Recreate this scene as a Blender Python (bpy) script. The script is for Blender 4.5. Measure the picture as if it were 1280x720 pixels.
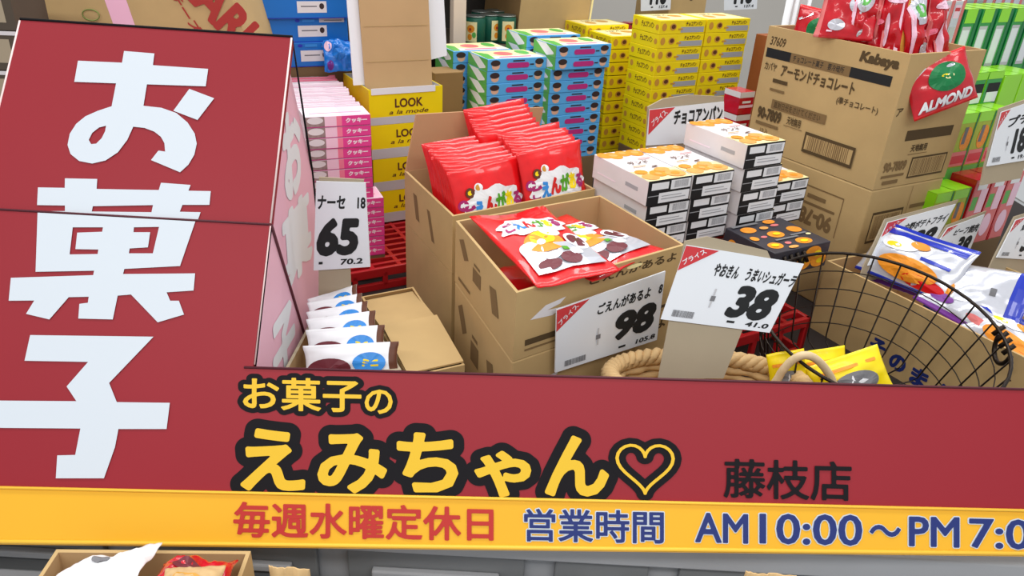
import bpy, bmesh, math, random
import numpy as np
from mathutils import Vector, Matrix, noise
from mathutils.geometry import tessellate_polygon
sc = bpy.context.scene
for o in list(bpy.data.objects):
    bpy.data.objects.remove(o)
COL = sc.collection
V = Vector
rnd = random.Random(5)

# ------------------------------------------------------------------ camera
FPX = 924.0
PITCH, ROLL = math.radians(27.3), math.radians(3.2)
CAM = V((0, 0, 1.5))
FWD = V((0, math.cos(PITCH), -math.sin(PITCH)))
_r0, _u0 = V((1, 0, 0)), V((0, math.sin(PITCH), math.cos(PITCH)))
RGT = math.cos(ROLL) * _r0 + math.sin(ROLL) * _u0
UPV = -math.sin(ROLL) * _r0 + math.cos(ROLL) * _u0
cd = bpy.data.cameras.new('camera')
cd.sensor_width = 36.0
cd.lens = FPX / 1280 * 36.0
cd.clip_start = 0.02
cam = bpy.data.objects.new('camera', cd)
COL.objects.link(cam)
cam.matrix_world = Matrix(((RGT.x, UPV.x, -FWD.x, CAM.x), (RGT.y, UPV.y, -FWD.y, CAM.y),
                           (RGT.z, UPV.z, -FWD.z, CAM.z), (0, 0, 0, 1)))
sc.camera = cam

# ------------------------------------------------------------------ light and exposure
sc.view_settings.view_transform = 'Standard'
sc.view_settings.look = 'None'
sc.view_settings.gamma = 1.0
sc.view_settings.use_curve_mapping = False
sc.view_settings.exposure = 0.0
w = bpy.data.worlds.new('world')
sc.world = w
w.use_nodes = True
w.node_tree.nodes['Background'].inputs[0].default_value = (0.95, 0.98, 1.0, 1)
w.node_tree.nodes['Background'].inputs[1].default_value = 0.55


def ceiling_lamp(x, y, z, sx, sy, power):
    d = bpy.data.lights.new('ceiling_lamp', 'AREA')
    d.shape = 'RECTANGLE'
    d.size, d.size_y = sx, sy
    d.energy = power
    d.color = (1.0, 0.985, 0.96)
    o = bpy.data.objects.new('ceiling_lamp', d)
    COL.objects.link(o)
    o.location = (x, y, z)


ceiling_lamp(-0.2, -0.8, 2.9, 4.2, 0.35, 66)
ceiling_lamp(-0.2, 1.3, 2.9, 4.2, 0.35, 32)
ceiling_lamp(-0.2, 2.6, 2.9, 4.2, 0.35, 46)

# ------------------------------------------------------------------ helpers


def at(px, py, Y):
    d = FWD + RGT * ((px - 640) / FPX) - UPV * ((py - 360) / FPX)
    return CAM + d * (Y / d.y)


def atz(px, py, Z):
    d = FWD + RGT * ((px - 640) / FPX) - UPV * ((py - 360) / FPX)
    return CAM + d * ((Z - CAM.z) / d.z)


def on(px, py, p0, n):
    d = FWD + RGT * ((px - 640) / FPX) - UPV * ((py - 360) / FPX)
    n = V(n)
    return CAM + d * ((V(p0) - CAM).dot(n) / d.dot(n))


def lin(c):
    c /= 255.0
    return c / 12.92 if c <= 0.04045 else ((c + 0.055) / 1.055) ** 2.4


MATS = {}


def mat(name, rgb, rough=0.5, var=0.0, scale=30.0, metal=0.0, spec=0.35, coat=0.0):
    if name in MATS:
        return MATS[name]
    m = bpy.data.materials.new(name)
    m.use_nodes = True
    nt = m.node_tree
    b = nt.nodes['Principled BSDF']
    col = (lin(rgb[0]), lin(rgb[1]), lin(rgb[2]), 1)
    b.inputs['Base Color'].default_value = col
    b.inputs['Roughness'].default_value = rough
    b.inputs['Metallic'].default_value = metal
    b.inputs['Specular IOR Level'].default_value = spec
    b.inputs['Coat Weight'].default_value = coat
    if var > 0:
        tc = nt.nodes.new('ShaderNodeTexCoord')
        nz = nt.nodes.new('ShaderNodeTexNoise')
        nz.inputs['Scale'].default_value = scale
        nz.inputs['Detail'].default_value = 4
        mp = nt.nodes.new('ShaderNodeMapRange')
        mp.inputs['From Min'].default_value = 0.3
        mp.inputs['From Max'].default_value = 0.7
        mp.inputs['To Min'].default_value = 1 - var
        mp.inputs['To Max'].default_value = 1 + var
        mx = nt.nodes.new('ShaderNodeVectorMath')
        mx.operation = 'SCALE'
        mx.inputs[0].default_value = col[:3]
        nt.links.new(tc.outputs['Object'], nz.inputs['Vector'])
        nt.links.new(nz.outputs['Fac'], mp.inputs['Value'])
        nt.links.new(mp.outputs['Result'], mx.inputs['Scale'])
        nt.links.new(mx.outputs[0], b.inputs['Base Color'])
    MATS[name] = m
    return m


mat('card_brown', (192, 162, 112), 0.8, 0.05, 14)
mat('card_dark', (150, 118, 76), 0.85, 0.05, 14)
mat('card_flap_shaded', (186, 142, 104), 0.85, 0.04, 10)  # cardboard darkened: the shade on the rear flap is in its colour
mat('card_in', (194, 160, 116), 0.85, 0.04, 10)
mat('card_grey', (172, 158, 134), 0.8, 0.04, 10)
mat('ink_brown', (84, 66, 40), 0.8)
mat('ink_mid', (128, 102, 66), 0.8)
mat('ink_grey', (120, 120, 124), 0.7)
mat('black', (24, 24, 26), 0.6)
mat('ink', (30, 32, 34), 0.6)
mat('white', (236, 238, 242), 0.5)
mat('paper', (232, 236, 242), 0.35)
mat('offwhite', (226, 222, 224), 0.6, 0.03, 20)
mat('grey', (168, 170, 176), 0.5)
mat('cabinet_grey', (166, 168, 172), 0.45, 0.03, 8)
mat('cabinet_dark', (120, 122, 124), 0.5)
mat('sign_red', (146, 30, 42), 0.5, 0.02, 5, spec=0.3)
mat('sign_yellow', (236, 176, 40), 0.42, 0.02, 6)
mat('sign_yellow_edge', (250, 196, 66), 0.4)
mat('sign_white', (206, 214, 223), 0.5)
mat('sign_pink', (244, 190, 208), 0.5, 0.02, 8)
mat('letter_yellow', (228, 184, 40), 0.5)
mat('letter_black', (24, 22, 26), 0.7, spec=0.15)
mat('letter_red', (186, 46, 40), 0.5)
mat('letter_blue', (30, 46, 112), 0.5)
mat('edge_dark', (84, 34, 44), 0.5)
mat('edge_light', (240, 214, 212), 0.5)
mat('yellow', (246, 220, 16), 0.4, 0.02, 20, coat=0.2)
mat('yellow_cream', (250, 236, 176), 0.4, 0.04, 30)
mat('tan', (206, 150, 60), 0.5)
mat('choc', (96, 54, 34), 0.5)
mat('skyblue', (92, 176, 236), 0.4)
mat('magenta', (190, 50, 130), 0.4)
mat('hair', (58, 44, 44), 0.5)
mat('skin', (226, 178, 150), 0.5)
mat('leaf', (96, 178, 82), 0.4)
mat('deepgreen', (20, 120, 66), 0.35)
mat('green', (26, 150, 56), 0.35, coat=0.3)
mat('lime', (150, 226, 30), 0.35, coat=0.3)
mat('olive', (170, 186, 50), 0.4, 0.08, 60)
mat('orange', (240, 150, 40), 0.45, 0.12, 90)
mat('cookie', (236, 164, 84), 0.5, 0.12, 90)
mat('red', (226, 22, 28), 0.28, 0.10, 40, coat=0.5)
mat('red_deep', (196, 16, 34), 0.25, 0.10, 40, coat=0.5)
mat('red_label', (206, 60, 66), 0.4)
mat('salmon', (224, 120, 120), 0.4)
mat('blue', (20, 112, 200), 0.4, coat=0.2)
mat('royal', (28, 52, 180), 0.3, coat=0.4)
mat('foilblue', (18, 120, 220), 0.25, coat=0.5)
mat('purple', (120, 52, 150), 0.4)
mat('logo_red', (214, 40, 36), 0.4)
mat('logo_blue', (54, 140, 220), 0.4)
mat('logo_green', (84, 162, 30), 0.4)
mat('logo_yellow', (246, 218, 20), 0.4)
mat('logo_plum', (170, 40, 110), 0.4)
mat('foil', (214, 216, 226), 0.22, 0.05, 30, metal=0.35, coat=0.4)
mat('pinkpale', (246, 206, 226), 0.45)
mat('pinkhot', (232, 70, 150), 0.4)
mat('pinkred', (246, 132, 160), 0.4)
mat('pinkwhite', (248, 232, 242), 0.45)
mat('photo_grey', (150, 130, 128), 0.5, 0.2, 120)
mat('plum', (110, 44, 54), 0.4)
mat('crate_red', (176, 26, 30), 0.4)
mat('wire', (44, 36, 30), 0.35, metal=0.6)
mat('wicker', (206, 172, 122), 0.7, 0.08, 60)
mat('twine', (214, 190, 152), 0.8, 0.08, 60)
mat('dark_box', (56, 54, 62), 0.4, 0.12, 40)
mat('tray_grey', (196, 196, 200), 0.5)
mat('can_green', (24, 92, 72), 0.4)
mat('can_lid', (150, 156, 150), 0.3, metal=0.7)
mat('shelf_cream', (226, 206, 186), 0.5)
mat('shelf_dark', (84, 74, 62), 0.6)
mat('shelf_back', (70, 66, 62), 0.7)
mat('gap_shade_sheet', (46, 40, 40), 0.6)  # near-black, stands in for the shade deep between the goods
mat('floor_vinyl', (150, 148, 144), 0.5, 0.04, 6)
mat('wall_paint', (196, 192, 186), 0.8, 0.02, 4)
mat('rust', (150, 84, 44), 0.6)
mat('riser_board', (120, 96, 66), 0.8, 0.05, 9)
mat('tape_pink', (246, 190, 214), 0.4)
mat('green_pen', (120, 140, 70), 0.7)
mat('karl_red', (172, 54, 48), 0.6)


class MB:
    """one mesh under construction, with a material list"""

    def __init__(self):
        self.bm = bmesh.new()
        self.names = []

    def mi(self, name):
        if name not in self.names:
            self.names.append(name)
        return self.names.index(name)

    def face(self, pts, m):
        vs = [self.bm.verts.new(p) for p in pts]
        try:
            f = self.bm.faces.new(vs)
            f.material_index = self.mi(m)
            return f
        except ValueError:
            return None

    def hexa(self, P, a, b, c, m, bev=0.0):
        P, a, b, c = V(P), V(a), V(b), V(c)
        q = [P, P + a, P + a + b, P + b, P + c, P + a + c, P + a + b + c, P + b + c]
        vs = [self.bm.verts.new(p) for p in q]
        k = self.mi(m)
        fs = []
        for i in ((3, 2, 1, 0), (4, 5, 6, 7), (0, 1, 5, 4), (1, 2, 6, 5), (2, 3, 7, 6), (3, 0, 4, 7)):
            f = self.bm.faces.new([vs[j] for j in i])
            f.material_index = k
            fs.append(f)
        if bev:
            es = list({e for f in fs for e in f.edges})
            bmesh.ops.bevel(self.bm, geom=es, offset=bev, segments=2, profile=0.5, affect='EDGES')
        return self

    def slab(self, pts, t, m, n=None):
        pts = [V(p) for p in pts]
        if n is None:
            n = (pts[1] - pts[0]).cross(pts[2] - pts[0]).normalized()
        n = V(n) * t
        k = self.mi(m)
        A = [self.bm.verts.new(p) for p in pts]
        B = [self.bm.verts.new(p - n) for p in pts]
        N = len(pts)
        fs = [self.bm.faces.new(A), self.bm.faces.new(B[::-1])]
        for i in range(N):
            j = (i + 1) % N
            fs.append(self.bm.faces.new((A[j], A[i], B[i], B[j])))
        for f in fs:
            f.material_index = k
        return self

    def tube(self, path, r, m, seg=8, closed=False):
        path = [V(p) for p in path]
        k = self.mi(m)
        n = len(path)
        rings = []
        up = V((0.31, 0.17, 0.93))
        for i, p in enumerate(path):
            if closed:
                t = path[(i + 1) % n] - path[i - 1]
            else:
                t = path[min(i + 1, n - 1)] - path[max(i - 1, 0)]
            t.normalize()
            x = t.cross(up)
            if x.length < 1e-4:
                x = t.cross(V((1, 0, 0)))
            x.normalize()
            y = t.cross(x)
            rr = r[i] if isinstance(r, (list, tuple)) else r
            rings.append([self.bm.verts.new(p + (x * math.cos(a) + y * math.sin(a)) * rr)
                          for a in [2 * math.pi * j / seg for j in range(seg)]])
        for i in range(n if closed else n - 1):
            A, B = rings[i], rings[(i + 1) % n]
            for j in range(seg):
                f = self.bm.faces.new((A[j], A[(j + 1) % seg], B[(j + 1) % seg], B[j]))
                f.material_index = k
                f.smooth = True
        if not closed:
            for R in (rings[0][::-1], rings[-1]):
                f = self.bm.faces.new(R)
                f.material_index = k
        return self

    def lathe(self, prof, m, seg=20, c=(0, 0, 0)):
        c = V(c)
        k = self.mi(m)
        rings = [[self.bm.verts.new(c + V((r * math.cos(2 * math.pi * j / seg), r * math.sin(2 * math.pi * j / seg), z)))
                  for j in range(seg)] for r, z in prof]
        for A, B in zip(rings, rings[1:]):
            for j in range(seg):
                f = self.bm.faces.new((A[j], A[(j + 1) % seg], B[(j + 1) % seg], B[j]))
                f.material_index = k
                f.smooth = True
        for R in (rings[0][::-1], rings[-1]):
            f = self.bm.faces.new(R)
            f.material_index = k
        return self

    def flat(self, shape, fn, m):
        """print a 2D shape (verts in 0..1, faces) through fn(u, v) -> 3D"""
        vs2, fs = shape
        k = self.mi(m)
        vs = [self.bm.verts.new(fn(u, v)) for u, v in vs2]
        for f in fs:
            try:
                q = self.bm.faces.new([vs[i] for i in f])
                q.material_index = k
            except ValueError:
                pass

    def mesh(self, name, normals=True):
        me = bpy.data.meshes.new(name)
        if normals:
            bmesh.ops.recalc_face_normals(self.bm, faces=self.bm.faces)
        self.bm.to_mesh(me)
        self.bm.free()
        for n in self.names:
            me.materials.append(MATS[n])
        return me

    def build(self, name, parent=None, normals=True, loc=None):
        o = bpy.data.objects.new(name, self.mesh(name, normals))
        COL.objects.link(o)
        if parent is not None:
            o.parent = parent
        if loc is not None:
            o.location = loc
        return o


def tag(o, label=None, cat=None, group=None, kind=None):
    if label:
        o['label'] = label
    if cat:
        o['category'] = cat
    if group:
        o['group'] = group
    if kind:
        o['kind'] = kind
    return o


def empty(name, label, cat, loc=(0, 0, 0), rz=0.0, group=None):
    o = bpy.data.objects.new(name, None)
    o.empty_display_size = 0.05
    COL.objects.link(o)
    o.location = loc
    o.rotation_euler = (0, 0, rz)
    return tag(o, label, cat, group)


def inst(name, me, loc, rz=0.0, rot=None):
    o = bpy.data.objects.new(name, me)
    COL.objects.link(o)
    o.location = loc
    o.rotation_euler = rot if rot else (0, 0, rz)
    return o


def copy_of(src, loc, rot):
    o = src.copy()
    COL.objects.link(o)
    o.location = loc
    o.rotation_euler = rot
    for ch in list(src.children):
        c = ch.copy()
        COL.objects.link(c)
        c.parent = o
    return o


# -------- flat shapes
_TX = {}


def _glyphs(s):
    cu = bpy.data.curves.new('g', 'FONT')
    cu.body = s
    cu.resolution_u = 3
    o = bpy.data.objects.new('g', cu)
    me = bpy.data.meshes.new_from_object(o)
    bpy.data.objects.remove(o)
    vs = [(v.co.x, v.co.y) for v in me.vertices]
    fs = [tuple(p.vertices) for p in me.polygons]
    cnt = {}
    for f in fs:
        for i in range(len(f)):
            e = tuple(sorted((f[i], f[(i + 1) % len(f)])))
            cnt[e] = cnt.get(e, 0) + 1
    edges = [e for e, c in cnt.items() if c == 1]
    bpy.data.meshes.remove(me)
    bpy.data.curves.remove(cu)
    return vs, fs, edges


def _field(vs, fs, edges, res, pad, square):
    """distance to the glyph outline on a grid, negative inside"""
    P = np.array(vs)
    lo, hi = P.min(0) - pad, P.max(0) + pad
    nx, ny = int((hi[0] - lo[0]) * res) + 2, int((hi[1] - lo[1]) * res) + 2
    D = np.full((ny, nx), pad * 1.2)
    ins = np.zeros((ny, nx), bool)
    X = lo[0] + np.arange(nx) / res
    Y = lo[1] + np.arange(ny) / res

    def win(x0, x1, y0, y1):
        i0, i1 = max(0, int((x0 - lo[0]) * res)), min(nx, int((x1 - lo[0]) * res) + 2)
        j0, j1 = max(0, int((y0 - lo[1]) * res)), min(ny, int((y1 - lo[1]) * res) + 2)
        return i0, i1, j0, j1
    for f in fs:
        q = P[list(f)]
        i0, i1, j0, j1 = win(q[:, 0].min(), q[:, 0].max(), q[:, 1].min(), q[:, 1].max())
        gx, gy = np.meshgrid(X[i0:i1], Y[j0:j1])
        c = np.zeros(gx.shape, bool)
        for k in range(len(q)):
            (ax, ay), (bx, by) = q[k], q[(k + 1) % len(q)]
            if ay != by:
                c ^= ((ay > gy) != (by > gy)) & (gx < (bx - ax) * (gy - ay) / (by - ay) + ax)
        ins[j0:j1, i0:i1] |= c
    nb = {}
    for a, b in edges:
        nb.setdefault(a, []).append(b)
        nb.setdefault(b, []).append(a)

    def sharp(i):
        n = nb.get(i, [])
        if not square or len(n) != 2:
            return False
        u, v = P[n[0]] - P[i], P[n[1]] - P[i]
        return u.dot(v) / (np.linalg.norm(u) * np.linalg.norm(v) + 1e-9) > -0.6
    for a, b in edges:
        A, B = P[a], P[b]
        L = np.linalg.norm(B - A)
        if L < 1e-6:
            continue
        i0, i1, j0, j1 = win(min(A[0], B[0]) - pad * 1.3, max(A[0], B[0]) + pad * 1.3, min(A[1], B[1]) - pad * 1.3, max(A[1], B[1]) + pad * 1.3)
        gx, gy = np.meshgrid(X[i0:i1], Y[j0:j1])
        d = (B - A) / L
        t = (gx - A[0]) * d[0] + (gy - A[1]) * d[1]
        p = np.abs(-(gx - A[0]) * d[1] + (gy - A[1]) * d[0])
        ex = np.maximum(np.maximum(-t, t - L), 0)
        dd = np.hypot(p, ex)
        if square:
            ea, eb = sharp(a), sharp(b)
            m = np.maximum(p, ex)
            dd = np.where((t < 0) & ea | (t > L) & eb, m, dd)
        D[j0:j1, i0:i1] = np.minimum(D[j0:j1, i0:i1], dd)
    return X, Y, np.where(ins, -D, D)


def _march(X, Y, F):
    """filled region F < 0 as plain polygons that do not overlap"""
    vs, fs = [], []
    ny, nx = F.shape
    neg = F < 0

    def put(pts):
        k = len(vs)
        vs.extend(pts)
        fs.append(tuple(range(k, k + len(pts))))
    full = neg[:-1, :-1] & neg[1:, :-1] & neg[:-1, 1:] & neg[1:, 1:]
    some = (neg[:-1, :-1] | neg[1:, :-1] | neg[:-1, 1:] | neg[1:, 1:]) & ~full
    for j in range(ny - 1):
        i = 0
        row = full[j]
        while i < nx - 1:
            if row[i]:
                k = i
                while k < nx - 1 and row[k]:
                    k += 1
                put([(X[i], Y[j]), (X[k], Y[j]), (X[k], Y[j + 1]), (X[i], Y[j + 1])])
                i = k
            else:
                i += 1
    for j, i in zip(*np.nonzero(some)):
        c = [(i, j), (i + 1, j), (i + 1, j + 1), (i, j + 1)]
        pts = []
        for k in range(4):
            (ia, ja), (ib, jb) = c[k], c[(k + 1) % 4]
            fa, fb = F[ja, ia], F[jb, ib]
            if fa < 0:
                pts.append((X[ia], Y[ja]))
            if (fa < 0) != (fb < 0):
                q = fa / (fa - fb)
                pts.append((X[ia] + (X[ib] - X[ia]) * q, Y[ja] + (Y[jb] - Y[ja]) * q))
        if len(pts) > 2:
            put(pts)
    return [(float(x), float(y)) for x, y in vs], fs


def text2d(s, bold=0.0, shear=0.0, outline=None, square=False, res=None):
    """ink box normalised to 0..1; with outline also the fatter shape in the same frame"""
    key = (s, bold, shear, outline, square)
    if key in _TX:
        return _TX[key]
    vs, fs, ed = _glyphs(s)
    vs = [(x + shear * y, y) for x, y in vs]
    if bold == 0 and not outline:
        a = (vs, fs)
    else:
        X, Y, F = _field(vs, fs, ed, res or (72 if outline or square else 40), max(bold, outline or 0) + 0.05, square)
        a = _march(X, Y, F - bold)
    x0, x1 = min(p[0] for p in a[0]), max(p[0] for p in a[0])
    y0, y1 = min(p[1] for p in a[0]), max(p[1] for p in a[0])
    N = lambda sh: ([((x - x0) / (x1 - x0), (y - y0) / (y1 - y0)) for x, y in sh[0]], sh[1])
    r = N(a)
    if outline:
        r = (r, N(_march(X, Y, F - outline)))
    _TX[key] = r
    return r


def rect2d(nx=1, ny=1):
    vs = [(i / nx, j / ny) for j in range(ny + 1) for i in range(nx + 1)]
    fs = [(j * (nx + 1) + i, j * (nx + 1) + i + 1, (j + 1) * (nx + 1) + i + 1, (j + 1) * (nx + 1) + i)
          for j in range(ny) for i in range(nx)]
    return vs, fs


def ell2d(n=18, rings=1, lobes=0, amp=0.0):
    vs = [(0.5, 0.5)]
    fs = []
    for k in range(1, rings + 1):
        for i in range(n):
            a = 2 * math.pi * i / n
            r = 0.5 * k / rings * (1 + amp * math.cos(lobes * a))
            vs.append((0.5 + r * math.cos(a), 0.5 + r * math.sin(a)))
    for i in range(n):
        fs.append((0, 1 + i, 1 + (i + 1) % n))
        for k in range(1, rings):
            b, c = 1 + (k - 1) * n, 1 + k * n
            fs.append((b + i, c + i, c + (i + 1) % n, b + (i + 1) % n))
    return vs, fs


def poly2d(pts):
    return list(pts), [tuple(range(len(pts)))]


def sub(fn, u0, v0, u1, v1):
    return lambda u, v: fn(u0 + (u1 - u0) * u, v0 + (v1 - v0) * v)


def quadfn(BL, BR, TR, TL, off=0.0):
    BL, BR, TR, TL = V(BL), V(BR), V(TR), V(TL)
    n = (BR - BL).cross(TL - BL).normalized() * off
    return lambda u, v: (BL * (1 - u) + BR * u) * (1 - v) + (TL * (1 - u) + TR * u) * v + n


def decals(mb, fn, items):
    """items: (kind, u0, v0, u1, v1, material, extra) printed on fn(u, v, lift)"""
    for i, it in enumerate(items):
        kind, u0, v0, u1, v1, m = it[:6]
        ex = it[6] if len(it) > 6 else None
        lift = 0.0004 + 0.00012 * i
        f = lambda u, v, a=u0, b=v0, c=u1, d=v1, l=lift: fn(a + (c - a) * u, b + (d - b) * v, l)
        if kind == 'r':
            mb.flat(rect2d(ex or 1, ex or 1), f, m)
        elif kind == 'e':
            mb.flat(ell2d(24, 3 if ex else 1), f, m)
        elif kind == 'cloud':
            mb.flat(ell2d(48, 3, 9, 0.09), f, m)
        elif kind == 'p':
            mb.flat(poly2d(ex), f, m)
        elif kind == 't':
            s, bold, shear = ex
            mb.flat(text2d(s, bold, shear), f, m)
        elif kind == 'bars':
            x = 0.0
            rr = random.Random(len(items) + i)
            while x < 0.97:
                wd = rr.choice((0.012, 0.02, 0.03))
                mb.flat(rect2d(), sub(f, x, 0, min(1, x + wd), 1), m)
                x += wd + rr.choice((0.012, 0.02))


def boxfn(face, P, a, b, c):
    P, a, b, c = V(P), V(a), V(b), V(c)
    if face == 'F':
        n = a.cross(c).normalized()
        return lambda u, v, l: P + a * u + c * v + n * l
    if face == 'L':
        n = -b.cross(c).normalized()
        return lambda u, v, l: P + b * (1 - u) + c * v + n * l
    if face == 'R':
        n = b.cross(c).normalized()
        return lambda u, v, l: P + a + b * u + c * v + n * l
    n = a.cross(b).normalized()
    return lambda u, v, l: P + c + a * u + b * v + n * l


def printed(w, d, h, base, prints, bev=0.0012):
    mb = MB()
    mb.hexa((0, 0, 0), (w, 0, 0), (0, d, 0), (0, 0, h), base, bev)
    for face, items in prints.items():
        decals(mb, boxfn(face, (0, 0, 0), (w, 0, 0), (0, d, 0), (0, 0, h)), items)
    return mb


Y30 = math.radians(30)
E1 = V((math.cos(Y30), math.sin(Y30), 0))
E2 = V((-math.sin(Y30), math.cos(Y30), 0))
Z = V((0, 0, 1))
ORD = ['topmost', 'second from the top', 'third from the top', 'fourth from the top', 'fifth from the top', 'sixth from the top',
       'seventh from the top', 'eighth from the top', 'ninth from the top', 'tenth from the top', 'eleventh from the top', 'twelfth from the top']


def stack(name, me, FLtop, h, n, what, where, cat, group, rz=Y30, jit=0.0008, z0=0):
    """n single boxes, the first one topmost"""
    x, y, z = FLtop
    out = []
    for i in range(n):
        dx, dy, dr = rnd.uniform(-jit, jit), rnd.uniform(-jit, jit), rnd.uniform(-jit, jit) * 8
        o = inst(name, me, (x + dx, y + dy, z - (i + 1) * h), rz + dr)
        tag(o, '%s, %s %s' % (what, ORD[i + z0], where), cat, group)
        out.append(o)
    return out


def open_carton(mb, q, z0, z1, t, m, m_in):
    """four walls and a floor on the plan q = FL, FR, BR, BL (world x, y)"""
    q = [V((p[0], p[1])) for p in q]
    ins = []
    for i in range(4):
        d1 = (q[(i + 1) % 4] - q[i]).normalized()
        d2 = (q[i - 1] - q[i]).normalized()
        ins.append(q[i] + (d1 + d2) * t)
    bm = mb.bm
    ob = [bm.verts.new((p.x, p.y, z0)) for p in q]
    ot = [bm.verts.new((p.x, p.y, z1)) for p in q]
    it = [bm.verts.new((p.x, p.y, z1)) for p in ins]
    ib = [bm.verts.new((p.x, p.y, z0 + t)) for p in ins]
    k, ki = mb.mi(m), mb.mi(m_in)
    for i in range(4):
        j = (i + 1) % 4
        for f, mm in (((ob[i], ob[j], ot[j], ot[i]), k), ((ot[i], ot[j], it[j], it[i]), k), ((it[i], it[j], ib[j], ib[i]), ki)):
            bm.faces.new(f).material_index = mm
    bm.faces.new(ob[::-1]).material_index = k
    bm.faces.new(ib).material_index = ki


# ------------------------------------------------------------------ bags


def bag_surface(w, h, t, seed, crimp=0.07, wr=0.004, ends='v'):
    def S(u, v):
        cv = (v - crimp) / (1 - 2 * crimp)
        if cv <= 0 or cv >= 1:
            b = 0.0
        else:
            b = (math.sin(math.pi * cv) ** 0.55)
        bu = math.sin(math.pi * min(max(u, 0), 1)) ** 0.6
        th = t / 2 * b * bu
        n = noise.noise(V((u * 5 + seed, v * 6, seed * 1.7))) * wr * (0.35 + bu * b)
        n += noise.noise(V((u * 16 + seed, v * 4, seed))) * wr * 0.45
        x = (u - 0.5) * w * (1 - 0.05 * b)
        zz = v * h
        sag = noise.noise(V((u * 2.2, seed, v * 1.5))) * wr * 1.5
        return x, th, n, sag, zz
    return S


def bag(w, h, t, base, seed=1, prints=(), bands=None, crimp=0.07, wr=0.004, nu=22, nv=18):
    """pillow pack, width on x, height on z, front towards -y; bands: f(u, v) -> material"""
    mb = MB()
    S = bag_surface(w, h, t, seed, crimp, wr)

    def pf(u, v, l=0.0):
        x, th, n, sag, zz = S(u, v)
        zig = 0
        return V((x, -(th + 0.0006 + l) - n * 0.8 + sag, zz + zig))

    def pb(u, v):
        x, th, n, sag, zz = S(u, v)
        return V((x, th + 0.0006 - n * 0.5 + sag, zz))
    bm = mb.bm
    A = [[bm.verts.new(pf(i / nu, j / nv)) for i in range(nu + 1)] for j in range(nv + 1)]
    B = [[bm.verts.new(pb(i / nu, j / nv)) for i in range(nu + 1)] for j in range(nv + 1)]
    for j in range(nv):
        for i in range(nu):
            m = bands((i + 0.5) / nu, (j + 0.5) / nv) if bands else base
            f = bm.faces.new((A[j][i], A[j][i + 1], A[j + 1][i + 1], A[j + 1][i]))
            f.material_index = mb.mi(m)
            f.smooth = True
            f = bm.faces.new((B[j][i + 1], B[j][i], B[j + 1][i], B[j + 1][i + 1]))
            f.material_index = mb.mi(m)
            f.smooth = True
    rim = [A[0][i] for i in range(nu + 1)], [B[0][i] for i in range(nu + 1)]
    for P, Q in ((A[0], B[0]), (B[nv], A[nv])):
        for i in range(nu):
            bm.faces.new((P[i + 1], P[i], Q[i], Q[i + 1])).material_index = mb.mi(base)
    for j in range(nv):
        bm.faces.new((A[j][0], A[j + 1][0], B[j + 1][0], B[j][0])).material_index = mb.mi(base)
        bm.faces.new((A[j + 1][nu], A[j][nu], B[j][nu], B[j + 1][nu])).material_index = mb.mi(base)
    decals(mb, lambda u, v, l: pf(u, v, l + 0.0016), prints)
    return mb


def place_bag(name, me, c, rz, tilt, roll=0.0, h=0.2, label=None, cat='snack bag', group=None):
    """centre of the pack at c; tilt leans the top back (front faces up), roll turns it in its own plane"""
    R = Matrix.Rotation(rz, 4, 'Z') @ Matrix.Rotation(-tilt, 4, 'X') @ Matrix.Rotation(roll, 4, 'Y')
    M = Matrix.Translation(V(c)) @ R @ Matrix.Translation((0, 0, -h / 2))
    o = bpy.data.objects.new(name, me)
    COL.objects.link(o)
    o.location = M.to_translation()
    o.rotation_euler = M.to_euler()
    tag(o, label, cat, group)
    return o


def place_quad(name, me, w, h, BL, BR, TL, label=None, cat='snack pack', group=None):
    """pack of size w x h laid so that its lower edge and its side follow the given 3D corners"""
    BL, BR, TL = V(BL), V(BR), V(TL)
    x = (BR - BL)
    sx = x.length / w
    x.normalize()
    z = TL - BL
    z -= x * z.dot(x)
    sz = z.length / h
    z.normalize()
    y = z.cross(x)
    R = Matrix((x, y, z)).transposed()
    o = bpy.data.objects.new(name, me)
    COL.objects.link(o)
    o.location = BL + (BR - BL) * 0.5
    o.rotation_euler = R.to_euler()
    o.scale = (sx, (sx + sz) / 2, sz)
    tag(o, label, cat, group)
    return o


# ------------------------------------------------------------------ room and display base
def struct(name, mb):
    o = mb.build(name)
    o['kind'] = 'structure'
    return o


struct('floor', MB().hexa((-3.2, -1.6, -0.05), (6.4, 0, 0), (0, 6.2, 0), (0, 0, 0.05), 'floor_vinyl'))
struct('wall_back', MB().hexa((-3.2, 4.6, 0), (6.4, 0, 0), (0, 0.1, 0), (0, 0, 3.0), 'wall_paint'))

TZ = 0.70
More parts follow.
